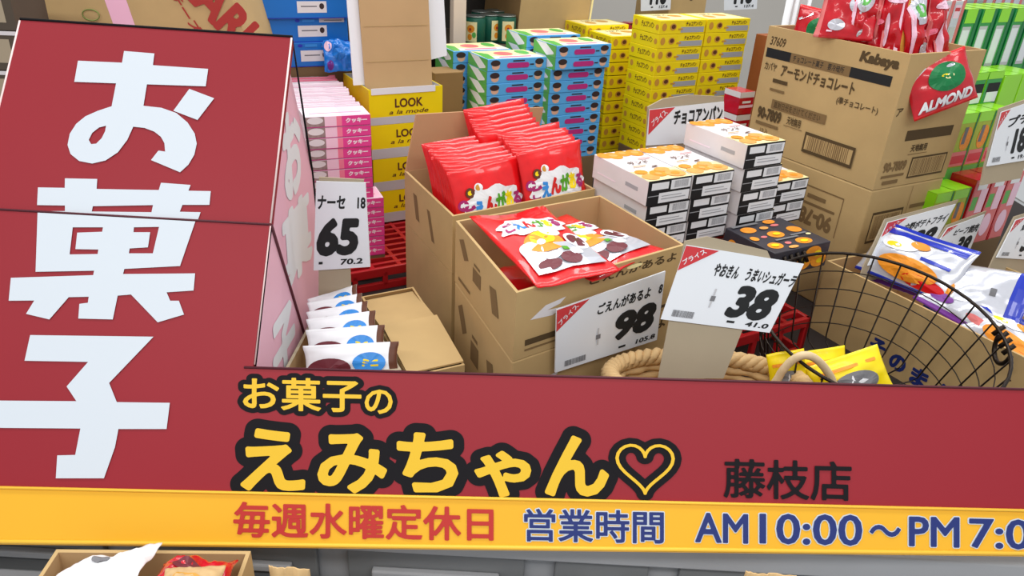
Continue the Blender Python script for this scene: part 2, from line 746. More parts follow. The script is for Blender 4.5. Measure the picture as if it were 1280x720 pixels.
# grey cabinet that carries the display, with recessed drawer fronts
cab = empty('display_cabinet', 'grey metal cabinet with dark recessed drawer fronts under the yellow sign strip', 'cabinet', (0, 0, 0))
c = MB()
c.hexa((-1.5, 0.80, 0), (3.2, 0, 0), (0, 2.3, 0), (0, 0, TZ), 'cabinet_grey', 0.004)
c.build('body', cab)
MB().hexa((-1.48, 0.815, TZ - 0.002), (3.16, 0, 0), (0, 2.2, 0), (0, 0, 0.0025), 'gap_shade_sheet').build('gap_shade_sheet', cab)  # thin dark sheet added over the grey top, painted shade for the gaps
rail = MB().hexa((-1.5, 0.775, 0.655), (3.2, 0, 0), (0, 0.024, 0), (0, 0, 0.045), 'cabinet_grey', 0.003)
rail.build('top_rail', cab)
xs = [-0.95, -0.555, -0.235, 0.075, 0.26, 0.70, 1.15]
for x0, x1 in zip(xs, xs[1:]):
    dr = MB()
    dr.hexa((x0 + 0.012, 0.788, 0.12), (x1 - x0 - 0.045, 0, 0), (0, 0.011, 0), (0, 0, 0.53), 'cabinet_dark', 0.003)
    dro = dr.build('drawer', cab)
    hd = MB()
    hd.hexa((x0 + 0.05, 0.776, 0.60), (x1 - x0 - 0.12, 0, 0), (0, 0.012, 0), (0, 0, 0.014), 'cabinet_grey', 0.003)
    hd.build('handle', dro)

# ------------------------------------------------------------------ the shop sign: slanted boards
SA = math.radians(37)
SN = V((0, -math.cos(SA), math.sin(SA)))
SD = V((0, math.sin(SA), math.cos(SA)))
SO = V((0, 0.72, 0.728))


def S3(s, t, off=0.0):
    return V((s, 0, 0)) + SO + SD * t + SN * off


def st(px, py):
    p = on(px, py, SO, SN)
    return p.x, (p - SO).dot(SD)


def tb(s): return 0.003 + 0.0422 * s
def ty(s): return 0.071 + 0.0323 * s
def tt(s): return 0.2369 + 0.0278 * s


XL, XR, SX = -1.02, 1.12, -0.355
SEAM = 0.434
sign = empty('shop_sign', 'long slanted red shop sign with yellow strip and big yellow lettering outlined in black', 'sign', (0, 0.72, 0.728))
sign_off = V((0, -0.72, -0.728))


def sbuild(mb, name, parent=sign, off=sign_off):
    bmesh.ops.translate(mb.bm, verts=mb.bm.verts, vec=off)
    return mb.build(name, parent)


mb = MB()
mb.slab([S3(XL, ty(XL)), S3(XR, ty(XR)), S3(XR, tt(XR)), S3(SX, tt(SX)), S3(SX, SEAM), S3(-0.778, SEAM), S3(-0.79, tt(-0.79)), S3(XL, tt(XL))], 0.014, 'sign_red', SN)
sbuild(mb, 'red_panel')
mb = MB()
mb.slab([S3(XL, tb(XL), 0.003), S3(XR, tb(XR), 0.003), S3(XR, ty(XR), 0.003), S3(XL, ty(XL), 0.003)], 0.016, 'sign_yellow', SN)
sbuild(mb, 'yellow_strip')
for g, r in ((lambda s: tb(s) + 0.004, 0.0032), (lambda s: ty(s) - 0.001, 0.0022)):
    mb = MB()
    mb.tube([S3(XL, g(XL), 0.004), S3(XR, g(XR), 0.004)], r, 'sign_yellow_edge', 6)
    sbuild(mb, 'strip_moulding')
mb = MB()
mb.tube([S3(SX - 0.012, tt(SX) + 0.0005, 0.0005), S3(XR, tt(XR) + 0.0005, 0.0005)], 0.0018, 'edge_dark', 6)
mb.tube([S3(-0.778, SEAM, 0.0), S3(SX, SEAM, 0.0)], 0.0018, 'edge_dark', 6)
sbuild(mb, 'edge_trim')
mb = MB()   # pink cheek of the lower part
ck = [V((SX, 0.985, 1.071)), V((SX, 0.864, 0.911)), V((SX, 0.84, 0.71)), V((SX, 1.12, 0.71)), V((SX, 1.10, 0.80))]
mb.slab(ck, 0.012, 'sign_pink', (1, 0, 0))
cheek = sbuild(mb, 'side_panel')
mb = MB()
mb.tube([(SX + 0.001, 0.986, 1.072), (SX + 0.001, 1.10, 0.80), (SX + 0.001, 1.12, 0.712)], 0.0026, 'edge_dark', 6)
mb.tube([(SX + 0.0, 0.984, 1.071), (SX + 0.0, 0.863, 0.911)], 0.0016, 'edge_light', 6)
sbuild(mb, 'side_edge', sign)


def lettering(name, string, P, m, bold=0.0, outline=None, mo=None, off=0.001, parent=sign, ooff=sign_off, shear=0.0, lift=0.004):
    """P: ink box corners BL, BR, TR, TL as (s, t) on the board"""
    f = quadfn(*[S3(a, b, lift) for a, b in P])
    q = [S3(a, b, lift) for a, b in P]
    g = lambda l: (lambda u, v: f(u, v) + SN * l)
    mb = MB()
    if outline:
        a, o = text2d(string, bold, shear, outline)
        mb.flat(o, g(0.0), mo)
        mb.flat(a, g(off), m)
    else:
        mb.flat(text2d(string, bold, shear), g(off), m)
    bmesh.ops.translate(mb.bm, verts=mb.bm.verts, vec=ooff)
    return mb.build(name, parent, normals=False)


def qpx(x0, x1, yb0, yb1, yt0, yt1):
    """ink box from pixels: left/right x, bottom y at both ends, top y at both ends"""
    return [st(x0, yb0), st(x1, yb1), st(x1, yt1), st(x0, yt0)]


# the lines of the banner
lettering('lettering', 'お菓子', qpx(304, 452, 512, 516, 471, 474), 'letter_yellow', 0.020, 0.16, 'letter_black', lift=0.0006, off=0.0005)
lettering('lettering', 'の', qpx(456, 491, 517, 518, 487, 487), 'letter_yellow', 0.022, 0.17, 'letter_black', lift=0.0007, off=0.0005)
for k, (ch, x0, x1, y0, y1) in enumerate((('え', 301, 382, 535, 613), ('み', 397, 484, 541, 616), ('ち', 496, 573, 540, 615), ('ゃ', 593, 664, 563, 621), ('ん', 681, 761, 544, 620))):
    lettering('lettering', ch, qpx(x0, x1, y1, y1 + 1, y0, y0 + 1), 'letter_yellow', 0.034, 0.175, 'letter_black', lift=0.0006 + 0.0001 * k, off=0.0008)
lettering('lettering', '藤枝店', qpx(904, 1064, 622, 627, 573, 577), 'letter_black', 0.016, lift=0.0008)
lettering('lettering', '毎週水曜定休日', qpx(293, 617, 671, 676, 626, 633), 'letter_red', 0.022, lift=0.0036)
lettering('lettering', '営業時間', qpx(655, 829, 676, 679, 635, 638), 'letter_blue', 0.016, 0.045, 'sign_white', lift=0.0036)
lettering('lettering', 'AM', qpx(868, 934, 677, 679, 640, 642), 'letter_blue', 0.02, 0.045, 'sign_white', lift=0.0036)
lettering('lettering', '10:00', qpx(948, 1076, 679, 682, 641, 643), 'letter_blue', 0.016, 0.04, 'sign_white', lift=0.0036)
lettering('lettering', '～', qpx(1085, 1124, 669, 671, 655, 656), 'letter_blue', 0.02, 0.04, 'sign_white', lift=0.0036)
lettering('lettering', 'PM', qpx(1134, 1197, 682, 684, 645, 646), 'letter_blue', 0.02, 0.045, 'sign_white', lift=0.0036)
lettering('lettering', '7:00', qpx(1209, 1318, 684, 688, 647, 650), 'letter_blue', 0.016, 0.04, 'sign_white', lift=0.0036)


def heart(n=40):
    o = []
    for i in range(n):
        a = 2 * math.pi * i / n
        x = 16 * math.sin(a) ** 3
        y = 13 * math.cos(a) - 5 * math.cos(2 * a) - 2 * math.cos(3 * a) - math.cos(4 * a)
        o.append((x / 32 + 0.5, (y + 17) / 29))
    return o


hp = heart()
hq = quadfn(*[S3(a, b, 0.0012) for a, b in qpx(771, 841, 616, 617, 556, 557)])
mb = MB()
ring = [(hp[i], hp[(i + 1) % len(hp)]) for i in range(len(hp))]


def heart_ring(wd):
    ed = [(i, (i + 1) % len(hp)) for i in range(len(hp))]
    X, Y, F = _field(hp, [], ed, 90, 0.22, False)
    return _march(X, Y, np.abs(F) - wd)


mb.flat(heart_ring(0.155), lambda u, v: hq(u, v), 'letter_black')
mb.flat(heart_ring(0.03), lambda u, v: hq(u, v) + SN * 0.0012, 'letter_yellow')
bmesh.ops.translate(mb.bm, verts=mb.bm.verts, vec=sign_off)
mb.build('heart', sign, normals=False)

# the upper slanted sign box, standing behind the lower board
UP = -0.006
usign = empty('slanted_sign_box', 'upper dark red wedge-shaped sign box with a large white hiragana character and pink side', 'sign box', (SX, 1.15, 0.71))
uoff = V((-SX, -1.15, -0.71))
mb = MB()
mb.slab([S3(-0.785, SEAM + 0.001, UP), S3(SX, SEAM + 0.001, UP), S3(SX, 0.728, UP), S3(-0.769, 0.732, UP)], 0.012, 'sign_red', SN)
sbuild(mb, 'front_panel', usign, uoff)
top = S3(SX, 0.728, UP)
mb = MB()
mb.slab([S3(SX, 0.726, UP - 0.004), S3(SX, 0.36, UP - 0.016), V((SX, 1.0, 0.90)), V((SX, 1.13, 0.71)), V((SX, 1.31, 0.71)), V((SX, 1.268, 0.99)), V((SX, 1.262, 1.06))], 0.012, 'sign_pink', (1, 0, 0))
bmesh.ops.translate(mb.bm, verts=mb.bm.verts, vec=(-0.0145, 0, 0))
sbuild(mb, 'side_panel', usign, uoff)
mb = MB()
mb.slab([top + V((-0.412, 0.008, -0.012)), top + V((-0.018, 0.008, -0.012)), V((SX - 0.018, 1.31, 0.71)), V((-0.77, 1.31, 0.71))], 0.010, 'sign_pink', (0, 1, 0.2))
sbuild(mb, 'back_panel', usign, uoff)
mb = MB()
mb.tube([S3(-0.769, 0.734, UP), S3(SX, 0.730, UP), V((SX - 0.014, 1.263, 1.06)), V((SX - 0.014, 1.269, 0.99)), V((SX - 0.014, 1.31, 0.712))], 0.0022, 'letter_black', 6)
sbuild(mb, 'edge_trim', usign, uoff)
for pth in ([S3(SX, 0.727, UP + 0.001), S3(SX, 0.437, UP + 0.001)], [S3(-0.769, 0.731, UP), S3(-0.785, 0.437, UP)]):
    mb = MB()
    mb.tube(pth, 0.0015, 'edge_light', 6)
    sbuild(mb, 'panel_edge', usign, uoff)


def clipped(loops, lo, hi, lift):
    """cut letter (outline and holes as board s, t), limited to lo <= t <= hi"""
    b = bmesh.new()
    vs = [b.verts.new((s, t, 0)) for lp in loops for s, t in lp]
    for f in tessellate_polygon([[V((s, t, 0)) for s, t in lp] for lp in loops]):
        try:
            b.faces.new([vs[i] for i in f])
        except ValueError:
            pass
    for co, no in (((0, lo, 0), (0, -1, 0)), ((0, hi, 0), (0, 1, 0))):
        bmesh.ops.bisect_plane(b, geom=b.verts[:] + b.edges[:] + b.faces[:], plane_co=co, plane_no=no, clear_outer=True)
    for v in b.verts:
        v.co = S3(v.co.x, v.co.y, lift)
    bmesh.ops.recalc_face_normals(b, faces=b.faces)
    return b


def big(loops, lo, hi, lift, parent, off):
    b = clipped(loops, lo, hi, lift)
    bmesh.ops.translate(b, verts=b.verts, vec=off)
    me = bpy.data.meshes.new('lettering')
    b.to_mesh(me)
    b.free()
    me.materials.append(MATS['sign_white'])
    o = bpy.data.objects.new('lettering', me)
    COL.objects.link(o)
    o.parent = parent
    return o


def cut(k, ox, oy, *loops): return [[st(ox + x / k, oy + y / k) for x, y in lp] for lp in loops]


O_BODY = [(490, 198), (612, 208), (606, 255), (828, 270), (818, 340), (582, 332), (568, 418), (640, 426), (700, 447), (745, 485), (774, 530), (782, 570),
          (772, 615), (748, 655), (715, 685), (598, 636), (628, 598), (655, 602), (652, 568), (638, 543), (612, 522), (572, 507), (527, 502), (503, 555), (465, 605),
          (415, 638), (362, 650), (310, 640), (275, 612), (263, 575), (272, 530), (298, 490), (335, 460), (385, 438), (440, 420), (458, 328), (290, 322), (305, 237), (482, 245)]
O_HOLE = [(418, 498), (390, 505), (362, 527), (348, 555), (358, 572), (378, 570), (400, 548), (414, 520)]
O_DOT = [(752, 350), (852, 388), (785, 475), (688, 438)]
big(cut(3.2, 0, 0, O_BODY, O_HOLE), SEAM, 0.73, UP + 0.0015, usign, uoff)
big(cut(3.2, 0, 0, O_DOT), SEAM, 0.73, UP + 0.0015, usign, uoff)
KA = cut(3.6, 0, 210,
         [(284, 42), (430, 45), (427, 90), (708, 95), (718, 62), (852, 72), (842, 98), (943, 100), (937, 162), (815, 162), (803, 193), (897, 195), (812, 442), (562, 455),
          (556, 478), (880, 475), (873, 552), (752, 560), (768, 598), (807, 598), (830, 660), (712, 695), (592, 570), (532, 575), (510, 682), (355, 678), (360, 612), (398, 607),
          (402, 580), (312, 582), (225, 682), (120, 657), (157, 597), (42, 598), (52, 495), (422, 483), (426, 463), (163, 468), (172, 200), (176, 190), (284, 190), (284, 165),
          (158, 163), (162, 83), (283, 85)],
         [(410, 168), (682, 163), (675, 195), (405, 192)],
         [(330, 268), (466, 268), (462, 288), (350, 292), (342, 366), (445, 368), (442, 388), (316, 390)],
         [(605, 268), (718, 266), (690, 385), (582, 385), (586, 363), (668, 358), (678, 290), (603, 290)])
big(KA, SEAM + 0.002, 0.73, UP + 0.0015, usign, uoff)
big(KA, 0.0, SEAM - 0.002, 0.0015, sign, sign_off)
big(cut(3.4286, 0, 400, [(132, 65), (660, 72), (470, 270), (503, 352), (730, 355), (716, 467), (510, 467), (495, 545), (448, 678), (242, 678), (248, 580), (325, 578), (347, 465),
                          (-40, 462), (-40, 345), (330, 348), (288, 285), (380, 180), (108, 175)]), 0.0, SEAM, 0.0015, sign, sign_off)


def side_text(ch, y0, y1, z0, z1, x, slant, parent, off, zmax=None):
    mb = MB()
    mb.flat(text2d(ch, 0.05), lambda u, v: V((x, y0 + (y1 - y0) * u + slant * (1 - v), z0 + (z1 - z0) * v)), 'white')
    bmesh.ops.translate(mb.bm, verts=mb.bm.verts, vec=off)
    return mb.build('lettering', parent, normals=False)


side_text('お', 1.115, 1.215, 1.055, 1.195, SX - 0.0137, -0.01, usign, uoff)
side_text('菓', 1.07, 1.235, 0.91, 1.045, SX - 0.0137, -0.01, usign, uoff)
side_text('子', 0.935, 1.05, 0.80, 0.925, SX + 0.001, -0.01, sign, sign_off)

# ------------------------------------------------------------------ what the goods stand on
def crate(w, d, h, name, label, FL, rz=Y30, group='red plastic crates under the goods'):
    """shallow red plastic crate turned bottom up: a slatted deck and slotted walls"""
    r = empty(name, label, 'crate', (FL[0], FL[1], TZ), rz, group)
    mb = MB()
    for k in range(2):
        y = 0 if k == 0 else d - 0.01
        mb.hexa((0, y, 0), (w, 0, 0), (0, 0.01, 0), (0, 0, 0.018), 'crate_red', 0.002)
        mb.hexa((0, y, h - 0.022), (w, 0, 0), (0, 0.01, 0), (0, 0, 0.022), 'crate_red', 0.002)
        if h > 0.1:
            mb.hexa((0, y, h * 0.45), (w, 0, 0), (0, 0.01, 0), (0, 0, 0.014), 'crate_red', 0.002)
        n = max(2, int(w / 0.07))
        for i in range(n + 1):
            mb.hexa((i * (w - 0.012) / n, y, 0.01), (0.012, 0, 0), (0, 0.01, 0), (0, 0, h - 0.02), 'crate_red', 0.002)
    for k in range(2):
        x = 0 if k == 0 else w - 0.01
        mb.hexa((x, 0, 0), (0.01, 0, 0), (0, d, 0), (0, 0, 0.018), 'crate_red', 0.002)
        mb.hexa((x, 0, h - 0.022), (0.01, 0, 0), (0, d, 0), (0, 0, 0.022), 'crate_red', 0.002)
        n = max(2, int(d / 0.07))
        for i in range(n + 1):
            mb.hexa((x, i * (d - 0.012) / n, 0.01), (0.01, 0, 0), (0, 0.012, 0), (0, 0, h - 0.02), 'crate_red', 0.002)
    mb.build('wall', r)
    mb = MB()
    n = int(d / 0.03)
    for i in range(1, n):
        mb.hexa((0.008, i * d / n - 0.005, h - 0.012), (w - 0.016, 0, 0), (0, 0.01, 0), (0, 0, 0.011), 'crate_red', 0.001)
    n = int(w / 0.06)
    for i in range(1, n):
        mb.hexa((i * w / n - 0.005, 0.008, h - 0.013), (0.01, 0, 0), (0, d - 0.016, 0), (0, 0, 0.011), 'crate_red', 0.001)
    mb.build('deck', r)
    return r


crate(0.58, 0.36, 0.055, 'plastic_crate', 'red slotted plastic crate under the yellow tray boxes and pink packs', (-0.48, 1.40))
crate(0.30, 0.135, 0.09, 'plastic_crate', 'low red slotted crate between the 38 card and the wire basket', (0.350, 1.170))
CR = crate(0.395, 0.25, 0.205, 'plastic_crate', 'tall red slotted crate under the white biscuit boxes', (0.271, 1.2945))


def riser(name, FL, w, d, top, rz=Y30, base=TZ):
    """plain board plinth that lifts the rear stacks"""
    mb = MB()
    mb.hexa((0, 0, 0), (w, 0, 0), (0, d, 0), (0, 0, top - base), 'riser_board', 0.002)
    o = mb.build(name)
    o.location = (FL[0], FL[1], base)
    o.rotation_euler = (0, 0, rz)
    tag(o, kind='structure')
    return o


# ------------------------------------------------------------------ boxed sweets
# yellow boxes
W_, D_, H_ = 0.170, 0.126, 0.0385
yel = printed(W_, D_, H_ - 0.0005, 'yellow', {
    'F': [('r', 0.46, 0.10, 0.97, 0.50, 'grey'), ('e', 0.05, 0.25, 0.15, 0.8, 'tan'), ('e', 0.22, 0.28, 0.36, 0.78, 'tan'), ('e', 0.25, 0.38, 0.34, 0.7, 'choc'),
          ('t', 0.56, 0.58, 0.92, 0.88, 'choc', ('チョコアンパン', 0.03, 0.1)), ('r', 0.40, 0.3, 0.5, 0.42, 'tan')],
    'L': [('e', 0.08, 0.3, 0.2, 0.75, 'tan'), ('t', 0.34, 0.34, 0.8, 0.78, 'choc', ('チョコアンパン', 0.03, 0.1)), ('e', 0.86, 0.3, 0.97, 0.7, 'tan')],
    'T': [('r', 0.06, 0.06, 0.94, 0.94, 'yellow_cream'), ('e', 0.2, 0.25, 0.42, 0.6, 'tan'), ('e', 0.55, 0.45, 0.8, 0.8, 'tan'), ('t', 0.25, 0.65, 0.6, 0.85, 'choc', ('チョコアンパン', 0.03, 0.1))],
}).mesh('yellow_box')
YF = V((0.375, 2.20, 1.235))
grp = 'yellow bun sweet boxes'
stack('sweets_box', yel, YF, H_, 10, 'yellow bun sweet box', 'of the wide double column', 'box', grp)
q = YF + E1 * (W_ + 0.004)
stack('sweets_box', yel, q, H_, 10, 'yellow bun sweet box', 'of the column beside the big brown carton', 'box', grp)
riser('trim_1', YF - E1 * 0.0 + Z * 0, 0.345, 0.125, 1.235 - 10 * H_)
TH = V((0.265, 2.40, 1.158))
stack('sweets_box', yel, TH, H_ * 1.05, 10, 'yellow bun sweet box', 'of the narrow column beside blue boxes', 'box', grp)
riser('trim_3', TH, 0.17, 0.12, TH.z - 10 * H_ * 1.05)
q = TH + E2 * (D_ + 0.004) + Z * 0.012 - E1 * 0.01
stack('sweets_box', yel, q, H_, 2, 'yellow bun sweet box', 'of the low column at the back', 'box', grp)
riser('trim_4', q, 0.17, 0.12, q.z - 2 * H_)

# sky-blue boxes
W_, D_, H_ = 0.180, 0.120, 0.0322
blu = printed(W_, D_, H_ - 0.0005, 'skyblue', {
    'F': [('e', 0.07, 0.12, 0.20, 0.72, 'skin'), ('e', 0.05, 0.42, 0.21, 0.92, 'hair'), ('e', 0.81, 0.15, 0.93, 0.72, 'skin'), ('e', 0.80, 0.42, 0.95, 0.92, 'hair'),
          ('r', 0.35, 0.22, 0.67, 0.66, 'magenta'), ('e', 0.32, 0.22, 0.40, 0.66, 'magenta'), ('e', 0.62, 0.22, 0.70, 0.66, 'magenta'),
          ('r', 0.42, 0.76, 0.62, 0.86, 'hair'), ('r', 0.71, 0.42, 0.78, 0.52, 'hair')],
    'L': [('r', 0, 0, 1, 1, 'leaf'), ('p', 0, 0, 1, 1, 'white', [(0.1, 0.98), (0.55, 0.98), (0.95, 0.3), (0.6, 0.02)]), ('r', 0.9, 0.0, 1, 1, 'leaf')],
    'T': [('r', 0.02, 0.03, 0.98, 0.97, 'yellow_cream'), ('r', 0.05, 0.05, 0.95, 0.3, 'white'), ('p', 0, 0, 1, 1, 'leaf', [(0.02, 0.05), (0.14, 0.05), (0.2, 0.6), (0.05, 0.95)]),
          ('e', 0.3, 0.35, 0.6, 0.8, 'salmon'), ('r', 0.25, 0.12, 0.8, 0.24, 'pinkred'), ('e', 0.7, 0.4, 0.9, 0.9, 'leaf')],
}).mesh('blue_box')
B1 = V((-0.097, 1.997, 1.139))
grp = 'sky-blue sweet boxes'
stack('sweets_box', blu, B1, H_, 6, 'sky-blue sweet box', 'of the lower stack behind the red packs', 'box', grp)
riser('trim_5', B1, 0.18, 0.118, B1.z - 6 * H_)
B2 = V((0.083, 2.054, 1.174))
for i in range(2):
    inst('sweets_box', blu, B2 - Z * (i + 1) * H_, Y30 + 0.01 * i)
    tag(bpy.context.scene.collection.objects[-1], 'sky-blue sweet box, %s of the taller stack beside yellow boxes' % ORD[i], 'box', grp)
stack('sweets_box', blu, B2 - Z * 2 * H_ - E1 * 0.006 + E2 * 0.012, H_, 8, 'sky-blue sweet box', 'of the taller stack beside yellow boxes', 'box', grp, z0=2)
riser('trim_6', B2 - E1 * 0.006 + E2 * 0.012, 0.18, 0.118, B2.z - 10 * H_)
q = B1 + E2 * 0.130 - E1 * 0.04 + Z * 0.0
stack('sweets_box', blu, q, H_, 5, 'sky-blue sweet box with green end', 'behind the lower blue stack', 'box', grp)
riser('trim_7', q, 0.18, 0.118, q.z - 5 * H_)
q = B2 + E2 * 0.14 - E1 * 0.012 + Z * 0.004
stack('sweets_box', blu, q, H_, 2, 'sky-blue sweet box with green end', 'behind the taller blue stack', 'box', grp)
riser('trim_8', q, 0.18, 0.118, q.z - 2 * H_)

# white biscuit boxes with black ends
W_, D_, H_ = 0.103, 0.178, 0.0490
bis = printed(W_, D_, H_ - 0.0005, 'offwhite', {
    'F': [('r', 0, 0, 1, 1, 'black'), ('r', 0.02, 0.36, 0.30, 0.39, 'grey'), ('r', 0.27, 0.06, 0.985, 0.47, 'white'), ('r', 0.08, 0.62, 0.47, 0.90, 'white'),
          ('r', 0.52, 0.56, 0.985, 0.94, 'white'), ('bars', 0.60, 0.62, 0.94, 0.90, 'grey'), ('r', 0.33, 0.2, 0.9, 0.24, 'grey'), ('r', 0.33, 0.32, 0.8, 0.35, 'grey')],
    'L': [('r', 0.62, 0.42, 0.84, 0.58, 'grey'), ('r', 0.1, 0.3, 0.45, 0.36, 'pinkwhite')],
    'T': [('p', 0, 0, 1, 1, 'yellow_cream', [(0, 0), (1, 0), (1, 0.30), (0.7, 0.36), (0.3, 0.26), (0, 0.34)]), ('e', -0.02, 0.80, 0.26, 1.0, 'orange'), ('e', 0.14, 0.74, 0.46, 0.98, 'orange'), ('e', 0.4, 0.80, 0.72, 0.995, 'orange'),
          ('e', 0.64, 0.76, 0.99, 0.99, 'orange'), ('e', 0.2, 0.82, 0.38, 0.92, 'cookie'), ('e', 0.48, 0.86, 0.62, 0.95, 'cookie'), ('e', 0.74, 0.83, 0.9, 0.93, 'cookie'), ('e', 0.02, 0.02, 0.36, 0.20, 'cookie'),
          ('e', 0.28, 0.08, 0.62, 0.27, 'orange'), ('e', 0.56, 0.02, 0.98, 0.22, 'cookie'), ('e', 0.5, 0.2, 0.82, 0.34, 'cookie'), ('e', 0.04, 0.2, 0.3, 0.33, 'orange'), ('e', 0.36, 0.12, 0.5, 0.2, 'cookie'), ('e', 0.68, 0.08, 0.86, 0.16, 'orange'),
          ('t', 0.24, 0.50, 0.72, 0.60, 'choc', ('サンド', 0.02, 0.1)), ('p', 0, 0, 1, 1, 'choc', [(0.56, 0.36), (0.72, 0.37), (0.70, 0.40), (0.58, 0.39)]), ('r', 0.2, 0.42, 0.5, 0.44, 'tan'), ('r', 0.6, 0.64, 0.9, 0.66, 'salmon')],
}).mesh('biscuit_box')
CK = V((0.240, 1.300, 1.064))
grp = 'white biscuit boxes with black ends'
wh = ['of the column beside the open carton', 'of the second column from the open carton', 'of the tallest column', 'of the low column by the brown carton']
cols = [(CK, 3, 0.007), (CK + E1 * 0.107, 3, 0.007), (CK + E1 * 0.225 - E2 * 0.008 + Z * H_, 4, 0.003), (CK + E1 * 0.347 + E2 * 0.012 - Z * H_ * 1.0, 2, 0)]
for k, (p, n, sh) in enumerate(cols):
    for i in range(n):
        pp = p - Z * (i + 1) * H_ + E1 * (sh * i) + E2 * (0.004 * i if k < 2 else 0)
        if k == 2 and i:
            pp += E1 * 0.002
        o = inst('biscuit_box', bis, pp, Y30 + rnd.uniform(-0.004, 0.004))
        tag(o, 'white biscuit box, %s %s' % (ORD[i], wh[k]), 'box', grp)

# black boxes with orange biscuits printed on
drk = printed(0.150, 0.130, 0.052, 'dark_box', {
    'T': [('e', 0.08, 0.1, 0.3, 0.3, 'orange'), ('e', 0.55, 0.08, 0.8, 0.28, 'orange'), ('e', 0.35, 0.4, 0.6, 0.62, 'orange'), ('e', 0.74, 0.45, 0.96, 0.66, 'orange'), ('e', 0.1, 0.68, 0.34, 0.88, 'orange'),
          ('e', 0.36, 0.16, 0.46, 0.24, 'salmon'), ('e', 0.2, 0.46, 0.3, 0.53, 'salmon'), ('e', 0.62, 0.74, 0.76, 0.82, 'salmon'), ('e', 0.86, 0.3, 0.94, 0.36, 'yellow_cream'),
          ('e', 0.02, 0.42, 0.14, 0.56, 'orange'), ('e', 0.6, 0.84, 0.8, 0.98, 'orange'), ('e', 0.3, 0.02, 0.46, 0.1, 'cookie'), ('e', 0.4, 0.7, 0.54, 0.8, 'cookie'), ('e', 0.12, 0.15, 0.24, 0.24, 'logo_yellow'),
          ('e', 0.6, 0.12, 0.72, 0.2, 'logo_yellow'), ('e', 0.42, 0.46, 0.54, 0.55, 'logo_yellow'), ('r', 0.3, 0.3, 0.7, 0.34, 'ink_grey'), ('r', 0.62, 0.36, 0.9, 0.4, 'ink_grey'), ('r', 0.05, 0.9, 0.5, 0.96, 'ink_grey')],
    'F': [('e', 0.42, 0.05, 0.7, 0.6, 'orange'), ('e', 0.55, 0.4, 0.85, 0.95, 'orange'), ('e', 0.7, 0.05, 0.98, 0.6, 'orange'), ('e', 0.48, 0.3, 0.62, 0.55, 'logo_yellow'), ('e', 0.72, 0.5, 0.86, 0.75, 'logo_yellow'),
          ('e', 0.8, 0.2, 0.92, 0.42, 'logo_yellow'), ('e', 0.05, 0.1, 0.3, 0.5, 'orange')],
    'L': [('e', 0.1, 0.2, 0.3, 0.7, 'orange'), ('e', 0.5, 0.3, 0.7, 0.8, 'orange')],
}).mesh('black_box')
DK = V((0.478, 1.255, 0.0))
tag(inst('biscuit_box', drk, (0.478, 1.246, TZ + 0.2062), Y30), 'black box printed with orange biscuits in front of the brown carton', 'box', 'black boxes with orange biscuits')

# ------------------------------------------------------------------ yellow tray boxes with raised lid, pink packs
LK = V((-0.364, 1.755, 1.097))
W_, D_ = 0.190, 0.200
lh = (1.097 - 0.757) / 4
look = printed(W_, D_, lh - 0.0006, 'yellow', {
    'F': [('r', 0, 0, 1, 0.30, 'tray_grey'), ('t', 0.34, 0.60, 0.72, 0.84, 'choc', ('LOOK', 0.03, 0.0)), ('t', 0.26, 0.42, 0.8, 0.54, 'choc', ('a la mode', 0.01, 0.25))],
    'L': [('r', 0, 0, 1, 0.30, 'tray_grey')],
}).mesh('tray_box')
for i in range(1, 4):
    tag(inst('tray_box', look, LK - Z * (i + 1) * lh + E1 * 0.002 * i, Y30), 'yellow chocolate box over a grey tray, %s of its stack' % ORD[i], 'box', 'yellow chocolate boxes')
r = empty('tray_box', 'opened yellow chocolate box with tall brown lid standing up behind', 'box', LK - Z * lh, Y30, 'yellow chocolate boxes')
mb = MB()
q = [(0, 0), (W_, 0), (W_, D_), (0, D_)]
open_carton(mb, q, 0, lh, 0.003, 'yellow', 'tray_grey')
decals(mb, boxfn('F', (0, 0, 0), (W_, 0, 0), (0, D_, 0), (0, 0, lh)), [('r', 0, 0, 1, 0.22, 'tray_grey'), ('t', 0.34, 0.46, 0.72, 0.72, 'choc', ('LOOK', 0.03, 0.0)), ('t', 0.26, 0.28, 0.8, 0.40, 'choc', ('a la mode', 0.01, 0.25))])
mb.build('body', r)
mb = MB()
mb.slab([(0.012, 0.004, lh - 0.002), (W_ - 0.012, 0.004, lh - 0.002), (W_ - 0.016, 0.03, lh - 0.022), (0.016, 0.03, lh - 0.022)], 0.002, 'tray_grey')
mb.slab([(0.006, -0.0015, lh + 0.003), (W_ - 0.02, -0.0015, lh + 0.003), (W_ - 0.02, -0.0015, lh - 0.012), (0.006, -0.0015, lh - 0.012)][::-1], 0.0015, 'white')
mb.build('front_flap', r)
mb = MB()
mb.slab([(0.006, 0.036, lh - 0.045), (0.180, 0.036, lh - 0.045), (0.176, 0.066, 0.37), (0.004, 0.066, 0.37)], 0.004, 'card_in')
for zz in (0.14, 0.22):
    yy = 0.036 + (zz - lh + 0.045) / (0.37 - lh + 0.045) * 0.03 - 0.0012
    mb.slab([(0.012, yy, zz), (0.172, yy, zz), (0.172, yy, zz + 0.0015), (0.012, yy, zz + 0.0015)], 0.0005, 'card_brown')
mb.build('lid', r)
mb = MB()
mb.slab([(-0.020, 0.05, lh + 0.002), (0.008, 0.05, lh + 0.002), (0.006, 0.08, 0.37), (-0.020, 0.08, 0.37)], 0.004, 'white')
mb.build('lid_flap', r)
mb = MB()
mb.slab([(0.176, 0.06, 0.135), (0.228, 0.06, 0.145), (0.224, 0.09, 0.39), (0.172, 0.09, 0.37)], 0.004, 'white')
mb.build('lid_flap', r)
mb = MB()
